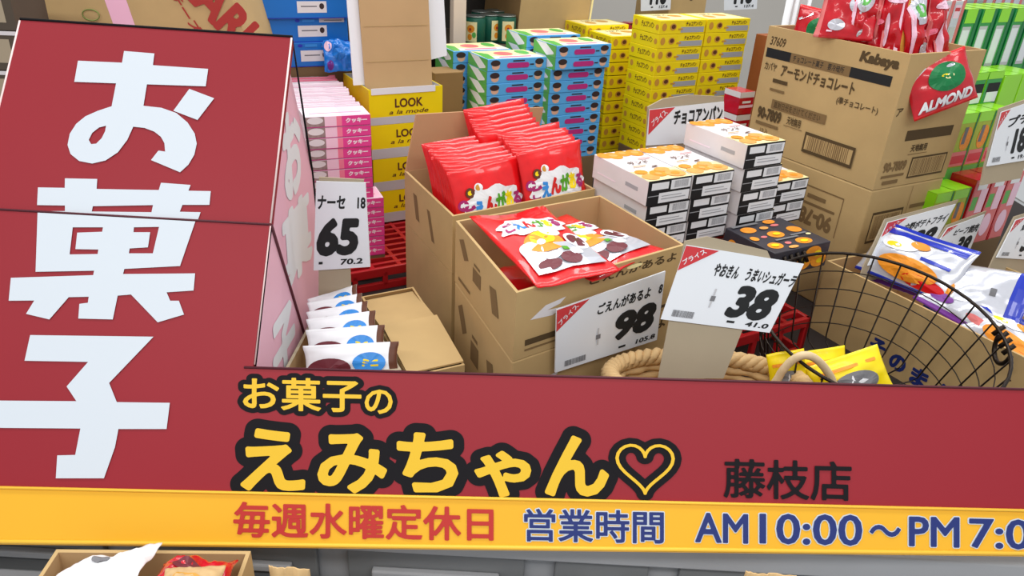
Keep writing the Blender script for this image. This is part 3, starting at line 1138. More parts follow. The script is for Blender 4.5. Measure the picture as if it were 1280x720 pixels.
mb.hexa((0, 0, 0), (0.085, 0, 0), (0, 0.08, 0), (0, 0, 0.26), 'card_dark', 0.002)
mb.flat(rect2d(), boxfn('F', (0, 0, 0), (0.085, 0, 0), (0, 0.08, 0), (0, 0, 0.26)) and (lambda u, v: V((0.085 * u, -0.0005, 0.14 + 0.002 * v))), 'ink_brown')
p = at(549, 92, 2.02)
o = mb.build('brown_carton')
o.location = (p.x - 0.012, p.y, p.z - 0.26)
o.rotation_euler = (0, 0, Y30)
tag(o, 'small plain brown carton between the opened yellow box and green box ends', 'carton')
riser('trim_9', (p.x - 0.012, p.y), 0.085, 0.08, p.z - 0.26)

YP = math.radians(24)
P1, P2 = V((math.cos(YP), math.sin(YP), 0)), V((-math.sin(YP), math.cos(YP), 0))
W_, D_, H_ = 0.138, 0.075, 0.0235
pk = printed(W_, D_, H_ - 0.0006, 'pinkwhite', {
    'F': [('r', 0.0, 0, 0.3, 0.97, 'photo_grey'), ('e', 0.04, 0.3, 0.28, 0.95, 'offwhite'), ('r', 0.3, 0, 0.56, 0.97, 'pinkpale'), ('r', 0.56, 0, 1, 0.97, 'pinkhot'), ('r', 0.48, 0, 0.56, 0.97, 'pinkred'),
          ('t', 0.62, 0.3, 0.95, 0.76, 'pinkwhite', ('クッキー', 0.06, 0)), ('r', 0, 0.0, 1, 0.07, 'magenta')],
    'R': [('r', 0, 0, 1, 0.97, 'pinkhot')],
    'T': [('r', 0.02, 0.02, 0.98, 0.98, 'pinkwhite'), ('r', 0.55, 0.02, 0.98, 0.98, 'pinkpale'), ('r', 0.1, 0.3, 0.9, 0.36, 'pinkred')],
}).mesh('pink_pack')
FR = V((-0.323, 1.562, 1.092))
FL = FR - P1 * W_
grp = 'pink biscuit packs'
stack('biscuit_pack', pk, FL, H_, 8, 'pink biscuit pack', 'of the stack behind the 65 card', 'pack', grp, YP)
FL2 = FL - Z * 8 * H_ + P1 * 0.022 - P2 * 0.004
stack('biscuit_pack', pk, FL2, H_, 6, 'pink biscuit pack', 'of the lower stack below the step', 'pack', grp, YP)
slim = printed(W_, 0.0115, 0.150, 'pinkwhite', {
    'T': [('r', 0.02, 0.1, 0.98, 0.55, 'white'), ('r', 0.25, 0.62, 0.95, 0.95, 'pinkpale'), ('r', 0.6, 0.1, 0.97, 0.5, 'pinkpale')],
    'F': [('r', 0.05, 0.05, 0.95, 0.95, 'pinkpale'), ('r', 0.1, 0.75, 0.9, 0.93, 'pinkhot')], 'R': [('r', 0, 0, 1, 1, 'pinkhot')]}, 0.001).mesh('slim_pack')
slim2 = printed(W_, 0.0115, 0.150, 'pinkred', {'T': [('r', 0.02, 0.15, 0.98, 0.6, 'pinkpale'), ('r', 0.2, 0.65, 0.7, 0.9, 'pinkwhite')], 'R': [('r', 0, 0, 1, 1, 'pinkhot')]}, 0.001).mesh('slim_pack')
nth = ['first', 'second', 'third', 'fourth', 'fifth', 'sixth', 'seventh', 'eighth', 'ninth', 'tenth', 'eleventh', 'twelfth', 'thirteenth', 'fourteenth', 'fifteenth', 'sixteenth', 'seventeenth', 'eighteenth']
for i in range(18):
    p = FL + P2 * (D_ + 0.006 + i * 0.0225) + Z * (-0.150 + rnd.uniform(-0.004, 0.003)) + P1 * rnd.uniform(-0.003, 0.003)
    o = inst('biscuit_pack', slim if i < 12 else slim2, p, YP)
    o.rotation_euler = (-0.12, 0, YP + rnd.uniform(-0.02, 0.02))
    tag(o, 'slim %s pack standing on edge, %s behind the front pink stack' % ('pink and white' if i < 12 else 'pale red', nth[i]), 'pack', grp)
riser('trim_10', FL + P2 * (D_ + 0.001), W_, 0.44, FL.z - 0.152, YP)
riser('trim_11', FL2, W_, D_, FL2.z - 6 * H_, YP)

# ------------------------------------------------------------------ open cartons of red packs
def quad_from(FL, FR, BL):
    FL, FR, BL = V(FL), V(FR), V(BL)
    return [FL, FR, FR + BL - FL, BL]


a98 = math.radians(36.6)
d98 = V((math.cos(a98), math.sin(a98), 0))
s98 = V((-math.sin(math.radians(23.4)), math.cos(math.radians(23.4)), 0))
C0 = V((0.007, 0.95, 0))
q98 = [C0, C0 + d98 * 0.353, C0 + d98 * 0.325 + s98 * 0.262, C0 + s98 * 0.284]
ZT, ZM = 1.002, 0.8835


def carton_marks(mb, P, a, c):
    f = boxfn('F', P, a, s98, c)
    decals(mb, f, [('t', 0.40, 0.80, 0.95, 0.94, 'ink_brown', ('ごえんがあるよ', 0.03, 0.0)), ('p', 0, 0, 1, 1, 'offwhite', [(0.08, 0.55), (0.16, 0.70), (0.27, 0.74), (0.24, 0.66), (0.17, 0.62), (0.27, 0.60), (0.2, 0.52)]),
                   ('r', 0.06, 0.18, 0.26, 0.27, 'ink_brown'), ('r', 0.06, 0.1, 0.24, 0.13, 'ink_mid'), ('r', 0.62, 0.05, 0.95, 0.10, 'ink_brown'), ('e', 0.62, 0.87, 0.72, 0.93, 'yellow_cream')])
    g = boxfn('L', P, a, s98 * 0.284, c)
    decals(mb, g, [('p', 0, 0, 1, 1, 'ink_mid', [(0.08, 0.78), (0.16, 0.86), (0.26, 0.62), (0.18, 0.54)]), ('r', 0.34, 0.40, 0.48, 0.62, 'ink_mid'), ('r', 0.36, 0.66, 0.46, 0.70, 'ink_mid'),
                   ('p', 0, 0, 1, 1, 'ink_mid', [(0.62, 0.66), (0.72, 0.70), (0.78, 0.34), (0.68, 0.30)]), ('r', 0.08, 0.12, 0.3, 0.17, 'ink_mid')])


def rootmesh(mb, name, org, label, cat, group=None):
    bmesh.ops.translate(mb.bm, verts=mb.bm.verts, vec=-V(org))
    o = mb.build(name)
    o.location = org
    return tag(o, label, cat, group)


mb = MB()
mb.hexa(C0 + Z * TZ, d98 * 0.353, s98 * 0.284, Z * (ZM - TZ - 0.001), 'card_brown', 0.003)
carton_marks(mb, C0 + Z * TZ, d98 * 0.353, Z * (ZM - TZ))
rootmesh(mb, 'brown_carton', C0 + Z * TZ, 'closed brown carton underneath the open carton that carries the 98 card', 'carton')
mb = MB()
open_carton(mb, q98, ZM, ZT, 0.005, 'card_brown', 'card_in')
carton_marks(mb, C0 + Z * ZM, d98 * 0.353, Z * (ZT - ZM))
c98 = rootmesh(mb, 'open_carton', C0 + Z * ZM, 'open brown carton holding two red sweet packs, with the 98 price card in front', 'carton')
# the carton behind it
R0 = V((-0.106, 1.25, 0)) + s98 * 0.0
ra, rs = math.radians(34.0), math.radians(27.9)
dR, sR = V((math.cos(ra), math.sin(ra), 0)), V((-math.sin(rs), math.cos(rs), 0))
qR = [R0 - d98 * 0.008 + s98 * 0.006, R0 + dR * 0.325 + s98 * 0.012, R0 + dR * 0.315 + sR * 0.27, R0 + sR * 0.275 - dR * 0.006]
mb = MB()
bm_q = [V((p.x, p.y)) for p in qR]
mb.slab([V((p.x, p.y, 0.876)) for p in qR], 0.876 - TZ, 'card_brown', (0, 0, 1))
rootmesh(mb, 'brown_carton', qR[0] + Z * TZ, 'closed brown carton under the open carton heaped with red packs', 'carton')
mb = MB()
open_carton(mb, qR, 0.877, 0.994, 0.005, 'card_brown', 'card_in')
decals(mb, lambda u, v, l: qR[3].lerp(qR[0], u) + Z * (0.877 + 0.117 * v) + V((-0.87, -0.48, 0)) * l,
       [('p', 0, 0, 1, 1, 'ink_mid', [(0.2, 0.75), (0.28, 0.75), (0.34, 0.3), (0.26, 0.3)]), ('p', 0, 0, 1, 1, 'ink_mid', [(0.5, 0.7), (0.56, 0.7), (0.66, 0.2), (0.6, 0.2)])])
cR = rootmesh(mb, 'open_carton', qR[0] + Z * 0.877, 'rear open brown carton heaped with upright red sweet packs', 'carton')
mb = MB()
fa, fb = qR[3] + Z * 0.990, qR[2] + Z * 0.990
up = V((0.02, 0.03, 0.118))
mb.slab([fa, fb, fb + up * 0.9, fa + up], 0.005, 'card_flap_shaded', (-0.5, 0.86, 0))
o = mb.build('flap', None)
o.parent = cR
for v in o.data.vertices:
    v.co -= cR.location

# red packs
LOGO = [('cloud', 0.06, 0.14, 0.95, 0.66, 'white'), ('e', 0.02, 0.40, 0.16, 0.56, 'logo_plum'), ('e', 0.14, 0.56, 0.27, 0.71, 'choc'), ('e', 0.17, 0.60, 0.24, 0.67, 'logo_yellow'), ('e', 0.27, 0.62, 0.39, 0.75, 'white'), ('e', 0.29, 0.64, 0.37, 0.73, 'tan'),
        ('t', 0.09, 0.24, 0.24, 0.46, 'logo_plum', ('ご', 0.05, 0)), ('t', 0.23, 0.25, 0.37, 0.50, 'logo_blue', ('え', 0.06, 0)), ('t', 0.37, 0.27, 0.54, 0.53, 'logo_red', ('ん', 0.07, 0)),
        ('t', 0.53, 0.28, 0.69, 0.55, 'logo_green', ('が', 0.06, 0)), ('t', 0.68, 0.28, 0.80, 0.54, 'logo_yellow', ('あ', 0.06, 0)), ('t', 0.80, 0.28, 0.93, 0.50, 'logo_plum', ('る', 0.06, 0))]
PIC = [('cloud', 0.10, 0.52, 0.96, 0.80, 'white'), ('t', 0.16, 0.60, 0.29, 0.73, 'logo_plum', ('ご', 0.05, 0)), ('t', 0.29, 0.60, 0.41, 0.74, 'logo_blue', ('え', 0.06, 0)), ('t', 0.41, 0.60, 0.56, 0.75, 'logo_red', ('ん', 0.07, 0)),
       ('t', 0.56, 0.60, 0.69, 0.75, 'logo_green', ('が', 0.06, 0)), ('t', 0.69, 0.61, 0.79, 0.74, 'logo_yellow', ('あ', 0.06, 0)), ('t', 0.79, 0.61, 0.9, 0.73, 'logo_plum', ('る', 0.06, 0)),
       ('r', 0.10, 0.10, 0.94, 0.36, 'foil', 4), ('e', 0.10, 0.26, 0.36, 0.44, 'white'), ('e', 0.20, 0.28, 0.68, 0.52, 'orange'), ('e', 0.3, 0.36, 0.6, 0.52, 'logo_yellow'), ('e', 0.34, 0.36, 0.44, 0.42, 'white'),
       ('e', 0.48, 0.44, 0.74, 0.58, 'white'), ('e', 0.70, 0.26, 0.96, 0.48, 'white'), ('e', 0.73, 0.29, 0.93, 0.45, 'plum'), ('e', 0.79, 0.35, 0.87, 0.40, 'choc'), ('e', 0.16, 0.12, 0.44, 0.22, 'plum'),
       ('e', 0.45, 0.12, 0.7, 0.24, 'plum'), ('e', 0.62, 0.2, 0.78, 0.28, 'white'), ('e', 0.3, 0.2, 0.5, 0.27, 'white'), ('r', 0.56, 0.26, 0.64, 0.3, 'logo_green', 2)]
redA = bag(0.164, 0.130, 0.022, 'red', 3, LOGO, None, 0.06, 0.003).mesh('red_pack')
redB = bag(0.160, 0.130, 0.016, 'red', 9, (), None, 0.06, 0.005, 14, 12).mesh('red_pack')
redC = bag(0.165, 0.22, 0.03, 'red', 5, PIC, None, 0.07, 0.004).mesh('red_pack')
redD = bag(0.165, 0.22, 0.03, 'red', 12, PIC, None, 0.07, 0.004).mesh('red_pack')
grp = 'red coin chocolate packs'
# two packs lying in the front carton
place_quad('sweets_pack', redC, 0.165, 0.22, atz(672, 360, 1.006), atz(776, 338, 1.010), atz(566, 277, 1.016), 'red sweet pack lying across the rim of the front open carton', 'snack pack', grp)
place_quad('sweets_pack', redD, 0.165, 0.22, atz(740, 352, 0.994), atz(832, 312, 0.996), atz(668, 284, 0.982), 'red sweet pack lying lower in the front carton beside the white boxes', 'snack pack', grp)
for i in range(2):
    place_bag('sweets_pack', redB, C0 + d98 * (0.125 + 0.10 * i) + s98 * 0.145 + Z * (0.915 + 0.005 * i), a98, math.radians(84), 0.05 * i, 0.13, 'plain red pack back %s at the bottom of the front open carton' % ('near the corner' if i == 0 else 'by the white boxes'), 'snack pack', grp)
# upright packs of the rear carton: lines of packs, then a raised rear heap
rowl = ['first', 'second', 'third', 'fourth', 'fifth', 'sixth', 'seventh', 'eighth', 'ninth']
for i in range(6):
    for k, (dx, dz, dy) in enumerate(((0.078, -0.004, 0.085), (0.076, -0.006, 0.0), (0.226, 0.010, 0.0))):
        if (k == 0 and i > 3) or (k == 1 and i > 4):
            continue
        p = R0 + dR * (dx + 0.012) + sR * (0.042 + dy + i * 0.0165) + Z * (1.009 + dz + i * 0.003)
        place_bag('sweets_pack', redA if i == 0 else redB, p, ra + rnd.uniform(-0.03, 0.03) - (0.02 if i else -0.05), math.radians(20 + (rnd.uniform(-3, 3) if i else 0)), math.radians(-2 + rnd.uniform(-2, 2)), 0.13,
                  'red pack, %s in line %s of the rear open carton' % (rowl[i], ('at the near end', 'in the middle', 'at the far end')[k]), 'snack pack', grp)
for i in range(6):
    p = R0 + dR * (0.208 + 0.001 * i) + sR * (0.168 + i * 0.0165) + Z * (1.026 + i * 0.006)
    place_bag('sweets_pack', redB, p, ra + rnd.uniform(-0.04, 0.04), math.radians(16 + rnd.uniform(-3, 3)), math.radians(-3 + rnd.uniform(-2, 2)), 0.13,
              'red pack, %s in line of the raised heap in the rear carton' % rowl[i], 'snack pack', grp)

# ------------------------------------------------------------------ the big brown cartons
KC = V((0.748, 1.50, 0))
KA_, KB_ = E1 * 0.246, E2 * 0.370
z0, z1, z2 = TZ, 1.005, 1.283
mb = MB()
mb.hexa(KC + Z * z0, KA_, KB_, Z * (z1 - z0 - 0.001), 'card_brown', 0.004)
f = boxfn('L', KC + Z * z0, KA_, KB_, Z * (z1 - z0))
fr = lambda u, v, l: f(1 - u, 1 - v, l)
decals(mb, lambda u, v, l: fr(u, v, l), [('t', 0.20, 0.30, 0.56, 0.43, 'ink_mid', ('90-7809', 0.05, 0)), ('r', 0.20, 0.255, 0.5, 0.275, 'ink_mid'), ('r', 0.28, 0.19, 0.42, 0.22, 'ink_mid'),
                                         ('r', 0.16, 0.13, 0.60, 0.14, 'ink_mid'), ('r', 0.16, 0.13, 0.165, 0.44, 'ink_mid'), ('r', 0.595, 0.13, 0.60, 0.44, 'ink_mid')])
f2 = boxfn('F', KC + Z * z0, KA_, KB_, Z * (z1 - z0))
decals(mb, f2, [('r', 0.10, 0.58, 0.52, 0.82, 'ink_brown'), ('r', 0.115, 0.60, 0.505, 0.80, 'card_brown'), ('bars', 0.14, 0.61, 0.49, 0.79, 'ink_mid'), ('r', 0.6, 0.66, 0.9, 0.75, 'ink_mid'), ('r', 0.6, 0.80, 0.85, 0.83, 'ink_mid'), ('r', 0.56, 0.55, 0.565, 0.98, 'card_dark')])
rootmesh(mb, 'brown_carton', KC + Z * z0, 'lower big brown carton with its printed number upside down', 'carton')
mb = MB()
p0 = KC
qk = [p0, p0 + KA_, p0 + KA_ + KB_, p0 + KB_]
open_carton(mb, qk, z1, z2, 0.006, 'card_brown', 'card_in')
L = boxfn('L', KC + Z * z1, KA_, KB_, Z * (z2 - z1))
decals(mb, L, [('t', 0.035, 0.855, 0.16, 0.925, 'ink_brown', ('37609', 0.02, 0.1)),
               ('r', 0.02, 0.755, 0.93, 0.83, 'ink'), ('r', 0.22, 0.755, 0.66, 0.83, 'ink_mid'), ('t', 0.24, 0.768, 0.62, 0.818, 'ink', ('チョコレート菓子　要冷暗所', 0.01, 0)),
               ('t', 0.70, 0.86, 0.95, 0.96, 'ink_brown', ('Kabaya', 0.06, 0.12)),
               ('t', 0.03, 0.655, 0.13, 0.72, 'ink_brown', ('カバヤ', 0.02, 0)), ('t', 0.17, 0.630, 0.72, 0.725, 'ink_brown', ('アーモンドチョコレート', 0.035, 0)),
               ('t', 0.62, 0.535, 0.90, 0.60, 'ink_brown', ('(準チョコレート)', 0.02, 0)),
               ('r', 0.12, 0.57, 0.24, 0.60, 'ink_brown'), ('r', 0.11, 0.50, 0.23, 0.52, 'ink_mid'),
               ('r', 0.15, 0.36, 0.58, 0.435, 'ink_mid'), ('t', 0.17, 0.37, 0.54, 0.425, 'ink_brown', ('直射日光をさけてください', 0.02, 0)),
               ('t', 0.05, 0.25, 0.25, 0.35, 'ink_brown', ('90-7809', 0.05, 0)), ('r', 0.05, 0.20, 0.24, 0.225, 'ink_mid'), ('t', 0.10, 0.13, 0.17, 0.18, 'ink_mid', ('12入', 0.02, 0)),
               ('t', 0.30, 0.27, 0.41, 0.34, 'ink_brown', ('天地無用', 0.02, 0)), ('r', 0.28, 0.255, 0.43, 0.26, 'ink_mid'),
               ('r', 0.46, 0.10, 0.83, 0.265, 'ink_brown'), ('r', 0.474, 0.125, 0.816, 0.24, 'card_brown'), ('bars', 0.49, 0.125, 0.80, 0.24, 'ink_mid')])
R_ = boxfn('F', KC + Z * z1, KA_, KB_, Z * (z2 - z1))
decals(mb, R_, [('t', 0.02, 0.56, 0.10, 0.62, 'ink_brown', ('ア', 0.03, 0)), ('r', 0.24, 0.36, 0.88, 0.44, 'ink_brown'), ('t', 0.36, 0.265, 0.58, 0.325, 'ink_brown', ('天地無用', 0.03, 0)), ('r', 0.34, 0.245, 0.6, 0.25, 'ink_mid'),
                ('r', 0.42, 0.05, 0.92, 0.22, 'ink_brown'), ('r', 0.435, 0.065, 0.905, 0.205, 'card_brown'), ('bars', 0.45, 0.07, 0.89, 0.20, 'ink_mid'),
                ('t', 0.06, 0.13, 0.36, 0.21, 'ink_mid', ('90-7809', 0.04, 0)), ('r', 0.06, 0.085, 0.36, 0.105, 'ink_mid'), ('r', 0.1, 0.03, 0.3, 0.06, 'ink_mid')])
kab = rootmesh(mb, 'open_carton', KC + Z * z1, 'big open brown carton of almond chocolate with red bags spilling out', 'carton')

ALM = [('e', 0.26, 0.34, 0.86, 0.86, 'deepgreen', 1), ('e', 0.5, 0.55, 0.66, 0.64, 'yellow_cream'), ('e', 0.44, 0.62, 0.56, 0.66, 'logo_yellow'), ('t', 0.06, 0.08, 0.92, 0.28, 'white', ('ALMOND', 0.05, 0.25)), ('e', 0.60, 0.74, 0.74, 0.80, 'foil'),
       ('p', 0, 0, 1, 1, 'foil', [(0.06, 0.7), (0.3, 0.86), (0.28, 0.9), (0.05, 0.74)])]
alm = bag(0.165, 0.19, 0.05, 'red_deep', 21, ALM, lambda u, v: 'red' if v > 0.93 or v < 0.07 else 'red_deep', 0.08, 0.006).mesh('almond_bag')
alm2 = bag(0.165, 0.19, 0.05, 'red_deep', 33, [('p', 0, 0, 1, 1, 'pinkpale', [(0.2, 0.1), (0.3, 0.1), (0.42, 0.9), (0.3, 0.9)]), ('e', 0.5, 0.4, 0.9, 0.7, 'foil'), ('e', 0.6, 0.5, 0.8, 0.62, 'tan'), ('e', 0.2, 0.12, 0.5, 0.3, 'foil')],
           lambda u, v: 'salmon' if u < 0.1 or v > 0.95 else 'red_deep', 0.08, 0.008).mesh('almond_bag')
alm3 = bag(0.165, 0.19, 0.05, 'red_deep', 39, [('p', 0, 0, 1, 1, 'salmon', [(0.62, 0.05), (0.78, 0.05), (0.72, 0.95), (0.56, 0.95)]), ('e', 0.1, 0.5, 0.4, 0.85, 'foil', 1), ('e', 0.16, 0.58, 0.34, 0.74, 'leaf', 1), ('p', 0, 0, 1, 1, 'pinkpale', [(0.84, 0.05), (0.9, 0.05), (0.86, 0.95), (0.8, 0.95)]), ('e', 0.2, 0.15, 0.45, 0.3, 'foil', 1), ('e', 0.05, 0.1, 0.12, 0.9, 'pinkpale', 1), ('e', 0.46, 0.2, 0.54, 0.98, 'salmon', 1), ('e', 0.6, 0.62, 0.92, 0.72, 'pinkpale', 1), ('e', 0.3, 0.36, 0.62, 0.44, 'pinkred', 1), ('e', 0.64, 0.1, 0.72, 0.5, 'pinkpale', 1)],  # pale pink and salmon streaks: highlights on the film, painted as decals
           lambda u, v: 'tan' if u > 0.95 else ('pinkpale' if v > 0.94 else 'red_deep'), 0.08, 0.020, 34, 28).mesh('almond_bag')
grp = 'red almond chocolate bags'
kc = lambda a, b, z: KC + E1 * a + E2 * b + Z * z
place_quad('almond_bag', alm, 0.165, 0.19, at(1143, 152, 1.50), at(1222, 122, 1.54), at(1140, 82, 1.535), 'red almond bag with green oval hanging over the front rim of the carton', 'snack bag', grp)
place_quad('almond_bag', alm3, 0.165, 0.19, at(1128, 92, 1.60), at(1190, 78, 1.66), at(1068, -10, 1.60), 'red crumpled bag with painted pale highlights leaning above the hanging almond bag', 'snack bag', grp)
place_quad('almond_bag', alm3, 0.165, 0.19, at(1052, 66, 1.66), at(1128, 70, 1.60), at(1040, -34, 1.72), 'red almond bag standing upright in the middle of the carton', 'snack bag', grp)
place_quad('almond_bag', alm2, 0.165, 0.19, at(1016, 46, 1.68), at(1090, 52, 1.62), at(1066, -26, 1.70), 'red almond bag leaning sideways behind the carton front', 'snack bag', grp)
place_quad('almond_bag', alm, 0.165, 0.19, at(980, 66, 1.78), at(1046, 84, 1.70), at(988, 2, 1.80), 'red bag with green patch at the far end of the carton', 'snack bag', grp)
place_quad('almond_bag', alm, 0.165, 0.19, kc(0.05, 0.33, 1.13), kc(0.05, 0.17, 1.13), kc(0.15, 0.33, 1.24), 'red bag lying deep inside the almond carton', 'snack bag', grp)
place_quad('almond_bag', alm2, 0.165, 0.19, kc(0.05, 0.17, 1.12), kc(0.05, 0.02, 1.12), kc(0.17, 0.17, 1.22), 'red bag lying deep inside the almond carton near its front corner', 'snack bag', grp)

# ------------------------------------------------------------------ slim boxes on the stepped shelf beside the cartons
def slim_box(w, d, h, base, prints):
    return printed(w, d, h, base, prints, 0.0015).mesh('slim_box')


sA = slim_box(0.040, 0.10, 0.20, 'offwhite', {'F': [('r', 0.02, 0.02, 0.68, 0.98, 'foil'), ('r', 0.72, 0.0, 1, 1, 'salmon'), ('r', 0.1, 0.80, 0.62, 0.95, 'pinkpale'), ('r', 0.12, 0.88, 0.6, 0.92, 'red_label'), ('r', 0.1, 0.3, 0.6, 0.7, 'tray_grey')], 'L': [('r', 0, 0, 1, 1, 'salmon')], 'T': [('r', 0.1, 0, 0.6, 1, 'red_label')]})
sB = slim_box(0.060, 0.10, 0.20, 'green', {'F': [('r', 0.10, 0.30, 0.66, 0.80, 'tray_grey'), ('r', 0.14, 0.34, 0.6, 0.76, 'paper'), ('r', 0.1, 0.84, 0.8, 1.0, 'lime'), ('r', 0.8, 0.0, 1, 1, 'deepgreen')], 'L': [('r', 0, 0, 1, 1, 'deepgreen')], 'T': [('r', 0, 0, 1, 1, 'lime')]})
sC = slim_box(0.062, 0.10, 0.12, 'green', {'F': [('r', 0.15, 0.58, 0.95, 0.78, 'black'), ('r', 0.2, 0.40, 0.95, 0.60, 'white'), ('r', 0.05, 0.18, 0.95, 0.32, 'black'), ('r', 0.1, 0.0, 0.9, 0.18, 'white'), ('r', 0.0, 0.86, 1, 1, 'lime')], 'L': [('r', 0, 0, 1, 1, 'lime')], 'T': [('r', 0, 0, 1, 1, 'lime')]})
sD = slim_box(0.062, 0.10, 0.16, 'olive', {'F': [('r', 0.02, 0.86, 0.98, 1, 'lime'), ('e', 0.3, 0.45, 0.95, 0.8, 'orange'), ('r', 0.4, 0.55, 0.6, 0.8, 'ink_grey'), ('r', 0.02, 0.22, 0.98, 0.44, 'salmon'), ('r', 0.1, 0.26, 0.9, 0.38, 'red_label'), ('r', 0, 0, 1, 0.2, 'leaf'), ('r', 0.92, 0, 1, 1, 'deepgreen')], 'L': [('r', 0, 0, 1, 1, 'lime')], 'T': [('r', 0, 0, 1, 1, 'lime')]})
sE = slim_box(0.062, 0.10, 0.17, 'salmon', {'F': [('r', 0.04, 0.55, 0.45, 0.75, 'leaf'), ('r', 0.5, 0.5, 0.95, 0.85, 'pinkpale'), ('e', 0.2, 0.1, 0.8, 0.45, 'pinkpale'), ('r', 0.0, 0.0, 0.1, 1, 'red_deep'), ('r', 0.2, 0.85, 0.8, 0.95, 'white')], 'L': [('r', 0, 0, 1, 1, 'red_deep')], 'T': [('r', 0, 0, 1, 1, 'red_deep')]})
sF = slim_box(0.075, 0.10, 0.115, 'lime', {'F': [('r', 0.1, 0.1, 0.9, 0.3, 'leaf')], 'T': [('r', 0, 0, 1, 1, 'lime')]})


def tier(me, w, h, P, n, what, where, group, k=0):
    for i in range(n):
        o = inst('sweets_box', me, P + E1 * (i * w) - Z * h, Y30 + 0.0)
        o.rotation_euler = (0, 0, Y30 + rnd.uniform(-0.01, 0.01))
        tag(o, '%s, %s %s' % (what, nth[i], where), 'box', group)
    riser('trim_%d' % (20 + k), P, n * w, 0.10, P.z - h)


gA = at(1204, 12, 1.90)
gA += E1 * 0.014
tier(sA, 0.043, 0.20, gA + E1 * 0.12 + E2 * 0.13 + Z * 0.05, 8, 'slim white and red box', 'of the rear row over the green boxes', 'slim boxes in the rear row', 0)
tier(sA, 0.043, 0.20, gA - E1 * 0.1305 + E2 * 0.004 + Z * 0.02, 3, 'slim white and red box', 'between the almond carton and green boxes', 'slim boxes beside the green ones', 7)
tier(sB, 0.070, 0.20, gA, 5, 'slim green box with white label', 'from the almond carton', 'slim green boxes', 1)
gC = at(1217, 92, 1.78)
tier(sC, 0.066, 0.12, gC, 2, 'green box with black and white print', 'from the almond carton', 'low green boxes', 2)
tier(sF, 0.078, 0.115, gC + E1 * 0.136 - Z * 0.012, 2, 'plain lime green box', 'above the tall white price card', 'lime boxes', 3)
gD = at(1205, 143, 1.69)
tier(sD, 0.066, 0.16, gD, 3, 'olive and lime box with a red band', 'from the carton in the upper row', 'olive boxes', 4)
gE = at(1172, 243, 1.58)
tier(sD, 0.066, 0.16, gE, 2, 'olive and lime box with a red band', 'from the carton in the lower row', 'olive boxes', 5)
tier(sE, 0.066, 0.17, gE + E1 * 0.140 + Z * 0.015, 3, 'pink and red box', 'from the lime boxes in the lower row', 'pink and red boxes', 6)

# ------------------------------------------------------------------ carton of blue and white bags, behind the wire basket
c2 = E1 * 1.297 + E2 * 0.37
q2 = [c2, c2 + E1 * 0.26, c2 + E1 * 0.26 + E2 * 0.53, c2 + E2 * 0.545]
Z2 = 0.864
mb = MB()
open_carton(mb, q2, TZ, Z2, 0.005, 'card_brown', 'card_in')
f = lambda u, v, l: q2[3].lerp(q2[0], u) + Z * (TZ + (Z2 - TZ) * v) - E1 * l
decals(mb, f, [('t', 0.27, 0.15, 0.335, 0.37, 'letter_blue', ('そ', 0.05, 0)), ('t', 0.36, 0.09, 0.425, 0.31, 'letter_blue', ('の', 0.05, 0)), ('t', 0.45, 0.05, 0.515, 0.29, 'letter_blue', ('ま', 0.05, 0)), ('t', 0.54, 0.03, 0.605, 0.27, 'letter_blue', ('ん', 0.05, 0)), ('t', 0.63, 0.02, 0.695, 0.25, 'letter_blue', ('ま', 0.05, 0))])
rootmesh(mb, 'open_carton', q2[0] + Z * TZ, 'long open brown carton with blue lettering behind the round wire basket', 'carton')
SNK = [('r', 0.05, 0.80, 0.95, 0.92, 'royal', 4), ('e', 0.10, 0.52, 0.52, 0.80, 'white'), ('e', 0.18, 0.56, 0.36, 0.66, 'logo_yellow'), ('e', 0.42, 0.66, 0.62, 0.80, 'orange'), ('e', 0.20, 0.10, 0.85, 0.48, 'orange', 1), ('e', 0.5, 0.06, 0.95, 0.26, 'red'), ('r', 0.6, 0.5, 0.9, 0.56, 'royal', 2)]
snk = bag(0.17, 0.21, 0.05, 'foil', 41, SNK, lambda u, v: 'royal' if v > 0.92 or v < 0.08 else 'foil', 0.08, 0.006).mesh('foil_bag')
snk2 = bag(0.17, 0.23, 0.05, 'foil', 47, [('e', 0.3, 0.72, 0.6, 0.84, 'orange'), ('r', 0.06, 0.02, 0.94, 0.16, 'royal', 4), ('r', 0.2, 0.4, 0.3, 0.5, 'tray_grey', 2), ('r', 0.5, 0.3, 0.62, 0.36, 'ink_grey', 2)], lambda u, v: 'royal' if v > 0.86 or v < 0.14 else 'foil', 0.08, 0.006).mesh('foil_bag')
snk3 = bag(0.17, 0.21, 0.05, 'foil', 52, [('r', 0.06, 0.5, 0.94, 0.92, 'royal', 4), ('e', 0.3, 0.55, 0.8, 0.75, 'white'), ('e', 0.1, 0.2, 0.4, 0.4, 'purple'), ('e', 0.6, 0.15, 0.9, 0.3, 'salmon')], lambda u, v: 'purple' if v < 0.1 else 'foil', 0.08, 0.006).mesh('foil_bag')
grp = 'blue and white foil bags'
place_quad('foil_bag', snk, 0.17, 0.21, on(1068, 335, q2[0] + E1 * 0.03, E1), on(1182, 382, q2[0] + E1 * 0.03, E1), on(1108, 276, q2[0] + E1 * 0.10, E1), 'foil bag with blue top and orange snack picture, at the upper end of the heap', 'snack bag', grp)
place_quad('foil_bag', snk2, 0.17, 0.23, at(1268, 420, 1.14), at(1300, 345, 1.20), at(1168, 352, 1.30), 'long silver white foil bag with blue ends lying on top of the heap', 'snack bag', grp)
place_quad('foil_bag', snk3, 0.17, 0.21, on(1140, 372, q2[0] + E1 * 0.015, E1), on(1240, 430, q2[0] + E1 * 0.015, E1), on(1172, 332, q2[0] + E1 * 0.09, E1), 'blue and white foil bag low in the heap behind the basket rim', 'snack bag', grp)
